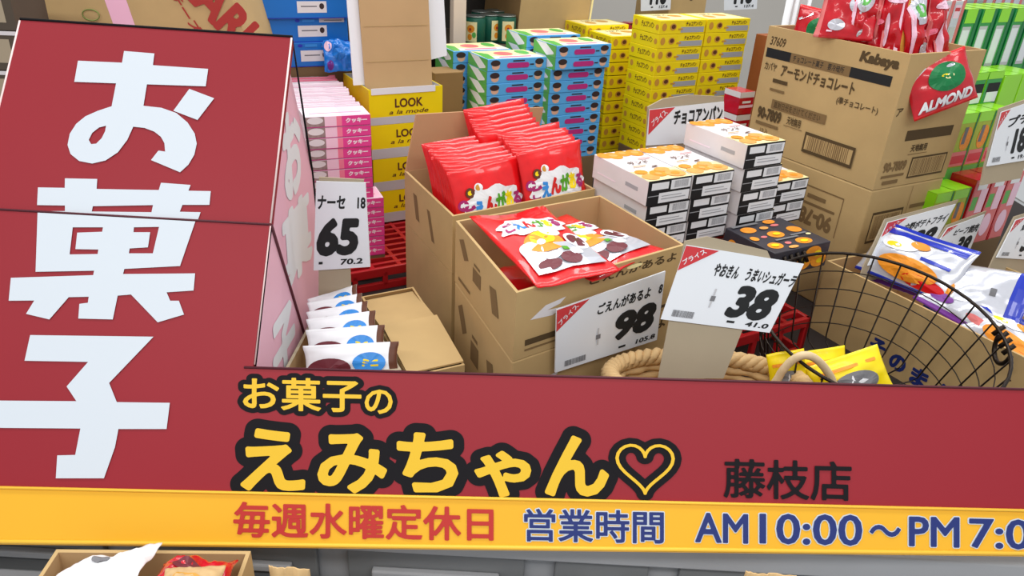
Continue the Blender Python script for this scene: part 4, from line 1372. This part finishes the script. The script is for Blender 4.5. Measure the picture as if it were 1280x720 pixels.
place_quad('foil_bag', snk, 0.17, 0.21, on(1195, 408, q2[0] + E1 * 0.012, E1), on(1300, 480, q2[0] + E1 * 0.012, E1), on(1238, 372, q2[0] + E1 * 0.08, E1), 'white foil bag with blue top nearest the sign end of the heap', 'snack bag', grp)
place_quad('foil_bag', snk3, 0.17, 0.21, on(1080, 348, q2[0] + E1 * 0.05, E1), on(1150, 372, q2[0] + E1 * 0.05, E1), on(1090, 318, q2[0] + E1 * 0.14, E1), 'blue foil bag edge under the snack picture bag', 'snack bag', grp)
# open brown carton further back on that side
c3 = E1 * 1.64 + E2 * 0.42
q3 = [c3, c3 + E1 * 0.25, c3 + E1 * 0.25 + E2 * 0.33, c3 + E2 * 0.33]
mb = MB()
open_carton(mb, q3, TZ, 0.865, 0.005, 'card_brown', 'card_in')
rootmesh(mb, 'open_carton', q3[0] + Z * TZ, 'empty looking brown carton under the price cards beside the pink and red boxes', 'carton')

# ------------------------------------------------------------------ round wire basket
BC = V((0.622, 1.130, 0))
bk = empty('wire_basket', 'round dark wire basket with thin vertical wires behind the red banner', 'basket', BC + Z * (TZ + 0.033))
bk.rotation_euler = (math.radians(11), 0, 0)
RZ_ = 0.180


def circ(r, z, n=40): return [V((r * math.cos(2 * math.pi * i / n), r * math.sin(2 * math.pi * i / n), z)) for i in range(n)]


rz = lambda z: 0.155 + (0.198 - 0.155) * z / RZ_
mb = MB()
mb.tube(circ(rz(RZ_), RZ_, 48), 0.0030, 'wire', 8, True)
mb.build('rim', bk)
for k in range(1, 5):
    z = RZ_ * k / 5
    mb = MB()
    mb.tube(circ(rz(z), z), 0.0011, 'wire', 6, True)
    mb.build('wire_ring', bk)
for k in range(26):
    a = 2 * math.pi * (k + 0.3) / 26
    ca = V((math.cos(a), math.sin(a), 0))
    mb = MB()
    mb.tube([ca * 0.03 + Z * 0.003, ca * 0.145 + Z * 0.003, ca * 0.155 + Z * 0.010, ca * rz(RZ_) + Z * RZ_, ca * (rz(RZ_) + 0.004) + Z * (RZ_ - 0.004)], 0.0016, 'wire', 6)
    mb.build('wire_upright', bk)
mb = MB()
mb.tube(circ(0.03, 0.003, 16), 0.002, 'wire', 6, True)
mb.build('base_ring', bk)
for sgn, a in ((1, math.radians(118)), (1, math.radians(-8))):
    ca, cb = V((math.cos(a), math.sin(a), 0)), V((-math.sin(a), math.cos(a), 0))
    mb = MB()
    R1 = rz(RZ_)
    mb.tube([ca * R1 + cb * (0.028 * math.cos(t)) + Z * (RZ_ - 0.012 - 0.034 * math.sin(t)) + ca * 0.006 for t in [math.pi * j / 10 for j in range(11)]], 0.004, 'wire', 8)
    for j in range(4):
        mb.tube([ca * (R1 - 0.006) + cb * (-0.024 + 0.016 * j) + Z * (RZ_ - 0.012), ca * (R1 + 0.007) + cb * (-0.020 + 0.016 * j) + Z * (RZ_ + 0.006)], 0.004, 'wire', 6)
    mb.build('handle', bk)

# ------------------------------------------------------------------ wicker basket behind the banner
WC = V((0.318, 0.985, 0))
wb = empty('wicker_basket', 'tan braided wicker basket just behind the banner under the 38 card', 'basket', WC + Z * TZ)
rx, ry, wz = 0.155, 0.072, 0.846 - TZ


def oval(k, z, n=64, ph=0.0): return [V((rx * k * math.cos(2 * math.pi * i / n + ph), ry * k * math.sin(2 * math.pi * i / n + ph), z)) for i in range(n)]


mb = MB()
for s in range(3):
    pts = []
    for i in range(192):
        a = 2 * math.pi * i / 192
        w_ = 18 * a + s * 2 * math.pi / 3
        k = 1 + 0.05 * math.cos(w_)
        pts.append(V((rx * k * math.cos(a), ry * (1 + 0.1 * math.cos(w_)) * math.sin(a), wz + 0.008 * math.sin(w_))))
    mb.tube(pts, 0.0075, 'wicker', 7, True)
mb.build('braided_rim', wb)
mb = MB()
for j in range(11):
    z = wz * j / 11
    kk = 0.82 + 0.16 * j / 11
    pts = [V((rx * (kk + 0.025 * math.cos(16 * 2 * math.pi * i / 96 + j * math.pi)) * math.cos(2 * math.pi * i / 96), ry * (kk + 0.04 * math.cos(16 * 2 * math.pi * i / 96 + j * math.pi)) * math.sin(2 * math.pi * i / 96), z + 0.008)) for i in range(96)]
    mb.tube(pts, 0.0068, 'wicker', 6, True)
mb.lathe([(0.01, 0.002), (0.055, 0.003), (0.055, 0.008), (0.01, 0.009)], 'wicker', 20)
mb.build('woven_body', wb)
mb = MB()
h0 = at(972, 474, 0.99) - WC - Z * TZ
h1 = at(1042, 480, 0.985) - WC - Z * TZ
hm = at(1008, 444, 0.985) - WC - Z * TZ
pts = []
for i in range(17):
    t = i / 16
    p = (h0 * (1 - t) + h1 * t)
    p += (hm - (h0 + h1) * 0.5) * math.sin(math.pi * t) ** 0.8
    pts.append(p)
pts = [h0 + V((-0.012, 0, -0.03))] + pts + [h1 + V((0.004, 0, -0.03))]
mb.tube(pts, 0.0065, 'twine', 10)
mb.build('handle', wb)
# yellow snack packs standing in front of the wire basket
ypk = bag(0.085, 0.13, 0.022, 'yellow', 61, [('e', 0.2, 0.2, 0.85, 0.66, 'ink_grey', 1), ('p', 0, 0, 1, 1, 'white', [(0.4, 0.34), (0.5, 0.5), (0.6, 0.4), (0.7, 0.44), (0.58, 0.54), (0.5, 0.6)]), ('r', 0.1, 0.74, 0.9, 0.80, 'orange', 2)], lambda u, v: 'yellow', 0.1, 0.004).mesh('yellow_pack')
grp = 'yellow and grey snack packs'
place_quad('yellow_pack', ypk, 0.085, 0.13, at(1030, 522, 0.97), at(1122, 492, 0.985), at(1030, 452, 1.02), 'yellow pack with dark grey picture lying in the basket behind the banner', 'snack pack', grp)
place_quad('yellow_pack', ypk, 0.085, 0.13, at(1004, 506, 1.00), at(1062, 496, 1.02), at(1016, 438, 1.04), 'upright yellow pack beside the wicker handle', 'snack pack', grp)
place_quad('yellow_pack', ypk, 0.085, 0.13, at(965, 505, 1.00), at(1012, 498, 1.00), at(978, 440, 1.02), 'yellow pack half hidden behind the wicker handle loop', 'snack pack', grp)

# ------------------------------------------------------------------ price cards


def price_card(TL, TR, BR, BL, title, price, sub_, label, corner=True, board=None, tbox=(0.30, 0.66, 0.97, 0.84), pbox=(0.52, 0.16, 0.92, 0.60), group='price cards', cname='price_card', thick=0.0022):
    TL, TR, BR, BL = V(TL), V(TR), V(BR), V(BL)
    org = (BL + BR) * 0.5
    r = empty(cname, label, 'price card', org, 0, group)
    n = (BR - BL).cross(TL - BL).normalized()
    P = [p - org for p in (BL, BR, TR, TL)]
    mb = MB()
    mb.slab(P, thick, 'paper', n)
    g = quadfn(*P)
    f = lambda u, v, l: g(u, v) + n * l
    it = []
    if corner:
        it += [('p', 0, 0, 1, 1, 'red_label', [(0.0, 0.99), (0.0, 0.66), (0.28, 0.99)])]
    it += [('t',) + tbox + ('ink', (title, 0.035, 0.12)), ('t',) + pbox + ('ink', (price, 0.055, 0.16))]
    if sub_:
        it += [('t', pbox[0] + (pbox[2] - pbox[0]) * 0.55, 0.05, min(0.97, pbox[2] + 0.03), 0.12, 'ink', (sub_, 0.03, 0.1)), ('r', pbox[0] + 0.05, 0.07, pbox[0] + 0.12, 0.10, 'ink')]
        if corner:
            it += [('bars', 0.08, 0.06, 0.28, 0.15, 'ink_grey'), ('r', 0.37, 0.24, 0.385, 0.5, 'tray_grey'), ('r', 0.36, 0.33, 0.40, 0.40, 'ink_grey')]
    decals(mb, f, it)
    if corner:
        q = quadfn(*[g(a, b) + n * 0.001 for a, b in ((0.03, 0.74), (0.19, 0.94), (0.15, 0.985), (0.005, 0.80))])
        mb.flat(text2d('プライス', 0.02), q, 'paper')
    mb.build('card', r, normals=False)
    if board:
        mb = MB()
        mb.slab([V(p) - org - n * (thick + 0.0008) for p in board], 0.003, 'card_grey', n)
        mb.build('backing_board', r)
    return r


n98 = V((math.sin(a98), -math.cos(a98), 0))
o98 = C0 + n98 * 0.014
c = [on(x, y, o98 + Z, n98) for x, y in ((696, 387), (832, 339), (821, 425), (694, 466))]
price_card(*c, 'ごえんがあるよ　8', '98', '105.8', 'white price card reading 98 against the open carton of red packs', tbox=(0.36, 0.70, 0.99, 0.86), pbox=(0.54, 0.20, 0.95, 0.62))
n38 = V((0, -math.cos(0.26), math.sin(0.26)))
o38 = V((0.22, 0.945, 0.95))
P38 = lambda x, y, k=0.0: on(x, y, o38, n38)
c = [P38(858, 306), P38(1005, 330), P38(962, 416), P38(826, 399)]
price_card(*c, 'やおきん　うまいシュガーラ', '38', '41.0', 'large white price card reading 38 on a brown board in the wicker basket', tbox=(0.30, 0.66, 1.0, 0.84), pbox=(0.53, 0.14, 0.93, 0.60),
           board=[P38(823, 474), P38(905, 474), P38(934, 400), P38(965, 325), P38(960, 314), P38(885, 296), P38(856, 302)])
c = [V((-0.322, 1.12, 1.094)), V((-0.243, 1.12, 1.096)), V((-0.241, 1.12, 0.947)), V((-0.338, 1.12, 0.934))]
price_card(*c, 'ナーセ　18', '65', '70.2', 'tall white price card reading 65 beside the pink side of the sign', corner=False, tbox=(0.04, 0.70, 0.98, 0.85), pbox=(0.04, 0.16, 0.84, 0.60),
           board=[(-0.340, 1.12, 0.80), (-0.278, 1.12, 0.80), (-0.276, 1.12, 0.95), (-0.246, 1.12, 1.10), (-0.318, 1.12, 1.10)])
nf = V((0.5, -0.866, 0))
oc = V((0.303, 1.62, 1.0))
PC = lambda x, y: on(x, y, oc, nf)
price_card(PC(812, 137), PC(905, 127), PC(905, 172), PC(808, 178), 'チョコアンパン', '', None, 'white price card with red corner in front of the yellow boxes', tbox=(0.30, 0.56, 0.98, 0.94), pbox=(0.5, 0.1, 0.9, 0.3),
           board=[PC(806, 200), PC(906, 195), PC(906, 122), PC(865, 119), PC(830, 124), PC(812, 132)]) if False else None
nr = V((0.5, -0.866, 0.2)).normalized()
for pts, ttl, pr, sb, lb, ob in (
        (((1110, 278), (1195, 255), (1160, 318), (1085, 332)), '中野ポテトフライ', '38', '41.0', 'white 38 price card with red corner standing beside the lower big carton', (0.76, 1.42, 0.95)),
        (((1185, 285), (1231, 268), (1205, 330), (1160, 322)), 'ビーフ焼肉', '38', '41.0', 'small white price card under the olive boxes, second from the big carton', (0.86, 1.47, 0.95)),
        (((1252, 140), (1292, 126), (1284, 200), (1234, 208)), 'プチ', '18', '19.4', 'curved white price card in front of the slim green boxes', (0.958, 1.49, 1.05)),
        (((1270, 275), (1312, 262), (1290, 325), (1246, 322)), '焼肉さん', '38', '41.0', 'white price card nearest the frame edge over the empty brown carton', (0.95, 1.41, 0.95))):
    pp = [on(x, y, ob, nr) for x, y in pts]
    e = (pp[1] - pp[0]) * 0.04
    up = (pp[0] - pp[3]).normalized() * 0.008
    price_card(*pp, ttl, pr, sb, lb, board=[pp[3] - up * 5, pp[2] - up * 5, pp[2] + e, pp[1] + up + e, pp[0] + up - e, pp[3] - e])

# card in front of the yellow boxes, no price showing
pts = [PC(812, 137), PC(905, 127), PC(905, 176), PC(808, 182)]
org = (pts[2] + pts[3]) * 0.5
r = empty('price_card', 'white price card with red corner in front of the yellow boxes', 'price card', org, 0, 'price cards')
P = [p - org for p in (pts[3], pts[2], pts[1], pts[0])]
n = (P[1] - P[0]).cross(P[3] - P[0]).normalized()
g = quadfn(*P)
mb = MB()
mb.slab(P, 0.002, 'paper', n)
decals(mb, lambda u, v, l: g(u, v) + n * l, [('p', 0, 0, 1, 1, 'red_label', [(0.0, 0.99), (0.01, 0.3), (0.33, 0.99)]), ('t', 0.32, 0.52, 0.98, 0.92, 'ink', ('チョコアンパン', 0.045, 0.15))])
mb.flat(text2d('プライス', 0.02), quadfn(*[g(a, b) + n * 0.001 for a, b in ((0.05, 0.52), (0.24, 0.86), (0.18, 0.96), (0.03, 0.68))]), 'paper')
mb.build('card', r, normals=False)
mb = MB()
mb.slab([p - org - n * 0.003 for p in (PC(808, 205), PC(906, 200), PC(906, 121), PC(862, 119), PC(830, 124), PC(811, 134))], 0.003, 'card_grey', n)
mb.build('backing_board', r)

# ------------------------------------------------------------------ white packs in their carton beside the sign, low carton next to it
qp = [V((-0.345, 0.925, 0)), V((-0.166, 0.968, 0)), V((-0.292, 1.215, 0)), V((-0.345, 1.20, 0))]
mb = MB()
open_carton(mb, qp, TZ, 0.845, 0.005, 'card_grey', 'card_in')
rootmesh(mb, 'open_carton', qp[0] + Z * TZ, 'narrow open carton of white packs beside the pink side of the sign', 'carton')
WP = [('e', 0.02, 0.06, 0.50, 0.62, 'plum'), ('e', 0.2, 0.1, 0.44, 0.34, 'salmon'), ('e', 0.28, 0.06, 0.46, 0.2, 'yellow_cream'), ('e', 0.52, 0.16, 0.88, 0.74, 'logo_blue'), ('t', 0.62, 0.32, 0.80, 0.56, 'logo_yellow', ('ミニ', 0.05, 0.1)), ('e', 0.3, 0.3, 0.4, 0.44, 'plum')]
wpk = bag(0.135, 0.075, 0.016, 'white', 71, WP, lambda u, v: 'white' if u < 0.93 else 'choc', 0.1, 0.003).mesh('white_pack')
wpl = ['nearest the red banner', 'second from the red banner', 'third from the red banner', 'fourth from the red banner', 'fifth from the red banner', 'nearest the 65 card']
rows = [((380, 478), (500, 472), (470, 428)), ((384, 455), (483, 448), (463, 407)), ((386, 436), (473, 424), (453, 390)), ((386, 420), (463, 405), (448, 378)), ((386, 405), (455, 392), (442, 368)), ((388, 398), (450, 378), (436, 358))]
for i, (bl, br, tr) in enumerate(rows):
    y0 = 0.965 + 0.026 * i
    BL, BR, TR = at(bl[0], bl[1], y0 - 0.012), at(br[0], br[1], y0), at(tr[0], tr[1], y0 + 0.028)
    place_quad('white_pack', wpk, 0.135, 0.075, BL, BR, BL + (TR - BR), 'white snack pack with brown and blue picture, %s' % wpl[i], 'snack pack', 'white packs beside the sign')
ql = [V((-0.155, 0.968, 0)), V((-0.070, 1.012, 0)), V((-0.192, 1.276, 0)), V((-0.283, 1.224, 0))]
mb = MB()
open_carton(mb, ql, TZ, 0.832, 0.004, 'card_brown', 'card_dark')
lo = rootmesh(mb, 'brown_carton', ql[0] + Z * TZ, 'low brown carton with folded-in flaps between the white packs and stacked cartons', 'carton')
for i, (t0, t1, dz, tilt) in enumerate(((0.02, 0.50, 0.0, 0.012), (0.50, 0.98, 0.004, -0.014))):
    A_, B_ = ql[0].lerp(ql[3], t0), ql[1].lerp(ql[2], t0)
    C_, D__ = ql[1].lerp(ql[2], t1), ql[0].lerp(ql[3], t1)
    mb = MB()
    z_ = 0.836 + dz
    mb.slab([A_ + Z * z_, B_ + Z * z_, C_ + Z * (z_ + tilt), D__ + Z * (z_ + tilt)], 0.003, 'card_brown', (0, 0, 1))
    bmesh.ops.translate(mb.bm, verts=mb.bm.verts, vec=-lo.location)
    mb.build('flap', lo)

# ------------------------------------------------------------------ blue boxes and blue bag at the back, brown cartons behind the sign
bx = printed(0.30, 0.12, 0.058, 'blue', {'F': [('r', 0.58, 0.22, 0.82, 0.68, 'offwhite'), ('r', 0.61, 0.45, 0.74, 0.5, 'ink_grey'), ('e', 0.76, 0.36, 0.80, 0.6, 'hair'), ('r', 0.76, 0.80, 0.97, 0.97, 'tray_grey'), ('r', 0.8, 0.86, 0.95, 0.90, 'ink_grey'),
                                               ('e', 0.56, 0.82, 0.60, 0.95, 'royal'), ('r', 0.0, 0.0, 1, 0.03, 'royal'), ('r', 0.62, 0.83, 0.72, 0.94, 'logo_blue')]}).mesh('blue_case')
BP = at(437, 80, 1.97)
for i in range(4):
    p = BP - E1 * 0.30 + Z * (0.058 * i) + E2 * 0.006 * (i % 2)
    tag(inst('sweets_case', bx, p, Y30 - 0.04 + 0.02 * (i % 2)), 'flat blue case with white label, %s of the blue stack behind the sign' % ['lowest', 'second up', 'third up', 'topmost'][i], 'box', 'flat blue cases')
riser('trim_30', BP - E1 * 0.30, 0.30, 0.11, BP.z, Y30 - 0.03)
fb_ = bag(0.10, 0.085, 0.05, 'foilblue', 81, [('e', 0.3, 0.3, 0.7, 0.7, 'blue'), ('e', 0.05, 0.6, 0.3, 0.95, 'pinkpale'), ('e', 0.1, 0.05, 0.3, 0.3, 'purple')], None, 0.1, 0.016).mesh('blue_bag')
place_quad('foil_bag', fb_, 0.10, 0.085, at(406, 90, 1.88), at(446, 88, 1.90), at(404, 52, 1.92), 'crumpled shiny blue bag lying behind the pink packs', 'snack bag')
p = at(406, 90, 1.90)
mb = MB()
L_ = V((-1.30, 1.55, 0))
# carton with red letters behind the sign
K1 = at(313, 60, 1.62)
ang = math.radians(4)
ax = V((math.cos(ang), math.sin(ang), 0))
w_ = 0.44
mb = MB()
A0 = V((K1.x - w_, K1.y - 0.03, 0))
upv = V((-0.055, 0.0, 0.30))
mb.hexa((0, 0, 0), ax * w_, V((-0.03, 0.26, 0)), upv, 'card_brown', 0.004)
f = boxfn('F', (0, 0, 0), ax * w_, V((-0.03, 0.26, 0)), upv)
n_ = boxfn('F', (0, 0, 0), ax * w_, V((-0.03, 0.26, 0)), upv)
decals(mb, f, [('r', 0.40, 0, 0.50, 1, 'tape_pink')])
bz = K1.z - 0.03


def loc(px, py): return on(px, py, A0 + Z * bz, (0.07, -1, 0)) - A0 - Z * bz + V((0.0001, -0.0012, 0))


mb.flat(text2d('KARL', 0.045), quadfn(loc(214, -22), loc(306, 74), loc(337, 44), loc(245, -52)), 'karl_red')
mb.flat(text2d('チーズ', 0.03), quadfn(loc(212, -6), loc(244, 44), loc(254, 38), loc(222, -12)), 'karl_red')
ring_ = [(0.5 + 0.5 * math.cos(t), 0.5 + 0.5 * math.sin(t)) for t in [2 * math.pi * i / 20 for i in range(20)]]
c0, c1 = loc(105, 25), loc(127, 10)
mb.tube([c0 + V(((u - 0.0) * 0.035, -0.0005, v * 0.022)) for u, v in ring_], 0.0012, 'green_pen', 5, True)
o = mb.build('brown_carton')
o.location = A0 + Z * bz
tag(o, 'brown carton with red lettering and a pink tape strip behind the red sign', 'carton')
riser('trim_31', (A0.x, A0.y), w_, 0.22, bz, ang)
# shelf unit at the back with what stands on it
SH = E2 * 2.16
us = empty('display_shelf', 'rear shelf unit with cream post and dark back standing behind the stacked sweets', 'shelf', SH + Z * 0.0, Y30)
for zz in (1.085, 1.42):
    MB().hexa((-1.5, 0, zz), (3.2, 0, 0), (0, 0.38, 0), (0, 0, 0.016), 'shelf_dark', 0.002).build('shelf_board', us)
for x0 in (-0.62, 0.72, 1.5):
    MB().hexa((x0, 0.39, TZ + 0.001), (0.03, 0, 0), (0, 0.03, 0), (0, 0, 0.92), 'shelf_cream', 0.002).build('post', us)
MB().hexa((-1.5, 0.425, TZ + 0.001), (3.2, 0, 0), (0, 0.012, 0), (0, 0, 0.95), 'shelf_back').build('back_panel', us)
pp = at(577, 62, 2.33)
sv = (pp.dot(E1))
MB().hexa((sv - 0.021, -0.03, TZ + 0.001), (0.042, 0, 0), (0, 0.028, 0), (0, 0, 0.92), 'shelf_cream', 0.002).build('post', us)
# cans
mb = MB()
mb.lathe([(0.030, 0), (0.033, 0.003), (0.033, 0.078), (0.030, 0.082)], 'can_green', 24)
mb.lathe([(0.031, 0.0822), (0.0325, 0.084), (0.031, 0.087), (0.026, 0.0855), (0.004, 0.0855)], 'can_lid', 24)
fcan = lambda u, v, l: V((0.0336 + l) * math.sin((u - 0.5) * 1.5) * 1.0 * V((1, 0, 0)) - V((0, (0.0336 + l) * math.cos((u - 0.5) * 1.5), 0)) + V((0, 0, 0.012 + v * 0.056))) if False else V(((0.0336 + l) * math.sin((u - 0.5) * 1.5), -(0.0336 + l) * math.cos((u - 0.5) * 1.5), 0.010 + v * 0.060))
decals(mb, fcan, [('r', 0.1, 0, 0.9, 1, 'yellow_cream', 6), ('e', 0.25, 0.45, 0.75, 0.85, 'orange', 1), ('e', 0.3, 0.08, 0.6, 0.4, 'orange', 1), ('e', 0.4, 0.55, 0.55, 0.7, 'letter_red', 1), ('e', 0.6, 0.2, 0.85, 0.5, 'leaf', 1)])
can = mb.mesh('snack_can')
zsh = 1.085 + 0.016
cw = ['beside the cream post', 'second from the cream post', 'third from the cream post, against the brown panel', 'behind the post-side can', 'in the rear row, middle', 'in the rear row by the brown panel']
for i, (px, dy, rzz) in enumerate(((593, 0.06, -0.5), (611, 0.085, 0.7), (631, 0.06, 0.15), (600, 0.16, 0.4), (618, 0.17, -0.3), (638, 0.16, 0.1))):
    d = at(px, 60, 2.3)
    k = (SH.dot(E2) + dy) / d.dot(E2)
    p = CAM + (d - CAM) * k
    o = inst('snack_can', can, (p.x, p.y, zsh), Y30 * 0.3 + rzz)
    tag(o, 'small green snack can with yellow label, %s' % cw[i], 'can', 'green snack cans on the rear shelf')
# brown panel (a carton with raised flap) on the shelf
d = at(645, 52, 2.36)
K2 = CAM + (d - CAM) * ((SH.dot(E2) + 0.045) / d.dot(E2))
d = at(732, 50, 2.4)
K3 = CAM + (d - CAM) * ((SH.dot(E2) + 0.045) / d.dot(E2))
wd = (K3 - K2).dot(E1)
mb = MB()
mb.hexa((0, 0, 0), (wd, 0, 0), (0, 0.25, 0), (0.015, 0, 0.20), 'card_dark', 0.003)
mb.slab([(0, -0.002, 0.0), (wd - 0.004, -0.002, 0.0), (wd + 0.012, -0.002, 0.2), (0.016, -0.002, 0.2)], 0.003, 'card_brown')
mb.slab([(wd - 0.001, -0.004, 0.0), (wd + 0.004, -0.004, 0.0), (wd + 0.022, -0.004, 0.2), (wd + 0.014, -0.004, 0.2)], 0.003, 'yellow_cream')
o = mb.build('brown_carton')
o.location = (K2.x, K2.y, zsh)
o.rotation_euler = (0, 0, Y30)
tag(o, 'wide brown carton face on the rear shelf beside the green cans', 'carton')
# small red packets on the shelf
rp = printed(0.05, 0.04, 0.035, 'red_deep', {'F': [('e', 0.3, 0.2, 0.7, 0.7, 'orange'), ('r', 0.1, 0.8, 0.9, 0.95, 'choc')]}).mesh('red_packet')
for i, px in enumerate((757, 772, 786)):
    d = at(px, 32, 2.5)
    p = CAM + (d - CAM) * ((SH.dot(E2) + 0.14 + 0.01 * i) / d.dot(E2))
    tag(inst('sweets_box', rp, (p.x, p.y, zsh), Y30), 'tiny dark red box on the rear shelf, %s from the wide brown carton' % nth[i], 'box', 'tiny red boxes')
# brown carton and price cards at the top edge, behind the yellow stacks
d = at(836, 14, 2.6)
k = (SH.dot(E2) + 0.08) / d.dot(E2)
p = CAM + (d - CAM) * k
mb = MB()
mb.hexa((0, 0, 0), (0.175, 0, 0), (0, 0.2, 0), (0, 0, 0.24), 'card_brown', 0.003)
decals(mb, boxfn('F', (0, 0, 0), (0.175, 0, 0), (0, 0.2, 0), (0, 0, 0.24)), [('e', 0.5, 0.5, 0.62, 0.6, 'ink_brown')])
o = mb.build('brown_carton')
o.location = (p.x, p.y, zsh)
o.rotation_euler = (0, 0, Y30)
tag(o, 'brown carton on the rear shelf between two 118 price cards', 'carton')
for i, (xa, xb, ya, yb, pr) in enumerate(((801, 838, 14, 12, '118'), (905, 946, 13, 11, '118'))):
    dpl = SH + E2 * (0.055)
    PT = lambda x, y: on(x, y, dpl + Z, (0.5, -0.866, 0))
    pts = [PT(xa + 1, -38), PT(xb + 3, -38), PT(xb, yb), PT(xa, ya)]
    price_card(*pts, 'チョコ', pr, '127.4', 'white 118 price card on the rear shelf %s the brown carton' % ('near the red boxes, before' if i == 0 else 'over the yellow stack, after'), corner=False, tbox=(0.1, 0.7, 0.9, 0.9), pbox=(0.28, 0.14, 0.86, 0.62))
ob_ = printed(0.07, 0.05, 0.30, 'rust', {'F': [('r', 0.0, 0.0, 1, 0.12, 'offwhite')]}).mesh('tall_box')
pq = at(936, 168, 2.34)
tag(inst('tall_carton', ob_, pq, Y30), 'tall narrow rust brown carton behind the edge of the almond carton', 'carton')
riser('trim_35', pq, 0.07, 0.05, pq.z)
# white framed rack posts and a small red striped box between the yellow stack and the almond carton
rk = empty('wire_rack', 'white slim rack posts between the yellow boxes and the almond carton', 'rack', at(950, 180, 2.1) * 1.0)
ro = rk.location.copy()
ro.z = TZ
rk.location = ro
for i, dx in enumerate((0.0, 0.028, 0.075)):
    mb = MB()
    mb.tube([E1 * dx, E1 * dx + Z * 0.72], 0.006 if i else 0.009, 'white', 8)
    mb.build('post', rk)
mb = MB()
mb.slab([E1 * 0.0 + Z * 0.52, E1 * 0.072 + Z * 0.52, E1 * 0.072 + Z * 0.66, E1 * 0.0 + Z * 0.66], 0.004, 'offwhite')
mb.build('sign_plate', rk)
rs_ = printed(0.05, 0.06, 0.06, 'red_deep', {'F': [('r', 0, 0.75, 1, 1, 'offwhite'), ('r', 0, 0.3, 1, 0.42, 'pinkpale'), ('r', 0.2, 0.5, 0.8, 0.6, 'white')], 'L': [('r', 0, 0.75, 1, 1, 'offwhite')]}).mesh('red_striped_box')
pb = at(916, 172, 1.98)
for i in range(2):
    tag(inst('sweets_box', rs_, pb + Z * (0.061 * i), Y30), 'small red and white striped box beside the yellow stack, %s' % ('lower one' if i == 0 else 'upper one'), 'box', 'red striped boxes')
riser('trim_32', pb, 0.05, 0.06, pb.z)

# ------------------------------------------------------------------ clutter at the far left behind the sign
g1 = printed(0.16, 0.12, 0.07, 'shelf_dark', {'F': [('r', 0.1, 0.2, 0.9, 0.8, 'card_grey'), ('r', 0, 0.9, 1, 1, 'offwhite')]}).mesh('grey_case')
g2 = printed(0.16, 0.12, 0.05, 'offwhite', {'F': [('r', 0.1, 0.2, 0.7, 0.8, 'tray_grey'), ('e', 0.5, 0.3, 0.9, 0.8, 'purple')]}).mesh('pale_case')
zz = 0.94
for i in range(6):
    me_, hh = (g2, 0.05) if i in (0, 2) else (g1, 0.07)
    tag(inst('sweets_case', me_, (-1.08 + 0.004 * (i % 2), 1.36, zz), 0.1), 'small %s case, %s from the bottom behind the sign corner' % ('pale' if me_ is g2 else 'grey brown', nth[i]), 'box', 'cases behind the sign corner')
    zz += hh + 0.001
riser('trim_33', (-1.09, 1.35), 0.18, 0.13, 0.939, 0.1)
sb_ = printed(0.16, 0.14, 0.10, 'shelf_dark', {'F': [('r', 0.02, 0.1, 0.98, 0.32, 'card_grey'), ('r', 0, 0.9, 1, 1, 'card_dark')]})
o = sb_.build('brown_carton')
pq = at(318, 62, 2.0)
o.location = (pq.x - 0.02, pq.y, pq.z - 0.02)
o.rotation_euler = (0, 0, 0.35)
tag(o, 'dark brown carton beside the flat blue cases', 'carton')
riser('trim_34', (pq.x - 0.02, pq.y), 0.16, 0.14, pq.z - 0.02, 0.35)

# ------------------------------------------------------------------ low carton in front of the cabinet
fo = V((-0.545, 0.53, 0))
struct('trim_40', MB().hexa((-1.4, 0.30, 0), (2.4, 0, 0), (0, 0.46, 0), (0, 0, 0.598), 'cabinet_grey', 0.004))
lf = empty('open_carton', 'low carton of goods in front of the grey cabinet, below the yellow sign strip', 'carton', fo + Z * 0.60, 0.06)
mb = MB()
open_carton(mb, [(0, 0), (0.24, 0), (0.24, 0.13), (0, 0.13)], 0, 0.155, 0.005, 'card_brown', 'card_in')
mb.build('body', lf)
pk1 = bag(0.15, 0.10, 0.03, 'white', 91, [('e', 0.4, 0.4, 0.6, 0.6, 'ink_grey'), ('r', 0.1, 0.8, 0.3, 0.86, 'ink_grey')], None, 0.08, 0.008).mesh('white_bag')
pk2 = bag(0.10, 0.10, 0.04, 'red_deep', 92, [('e', 0.2, 0.3, 0.6, 0.6, 'plum')], None, 0.08, 0.008).mesh('dark_red_bag')
pk3 = bag(0.10, 0.10, 0.04, 'wicker', 93, [('e', 0.2, 0.3, 0.7, 0.7, 'tan')], None, 0.08, 0.008).mesh('tan_bag')
place_quad('foil_bag', pk1, 0.15, 0.10, at(50, 745, 0.57), at(170, 722, 0.585), at(78, 704, 0.64), 'white crumpled bag in the low carton in front of the grey cabinet', 'snack bag')
place_quad('foil_bag', pk2, 0.10, 0.10, at(185, 740, 0.575), at(285, 736, 0.59), at(190, 701, 0.635), 'dark red bag in the low carton in front of the grey cabinet', 'snack bag')
place_quad('foil_bag', pk3, 0.10, 0.10, at(190, 760, 0.55), at(270, 756, 0.56), at(195, 712, 0.60), 'tan bag end in front of the dark red bag in the low carton', 'snack bag')
ground = lambda p, dx=0.0: V((p.x + dx, p.y - 0.015, 0.602))
place_quad('foil_bag', pk3, 0.10, 0.10, ground(at(336, 706, 0.63)), ground(at(336, 706, 0.63), 0.05), at(336, 706, 0.63), 'tan bag standing apart beside the low carton under the sign', 'snack bag')
place_quad('foil_bag', pk3, 0.10, 0.10, ground(at(932, 713, 0.64)), ground(at(932, 713, 0.64), 0.06), at(932, 713, 0.64), 'tan bag top just below the opening hours on the yellow strip', 'snack bag')
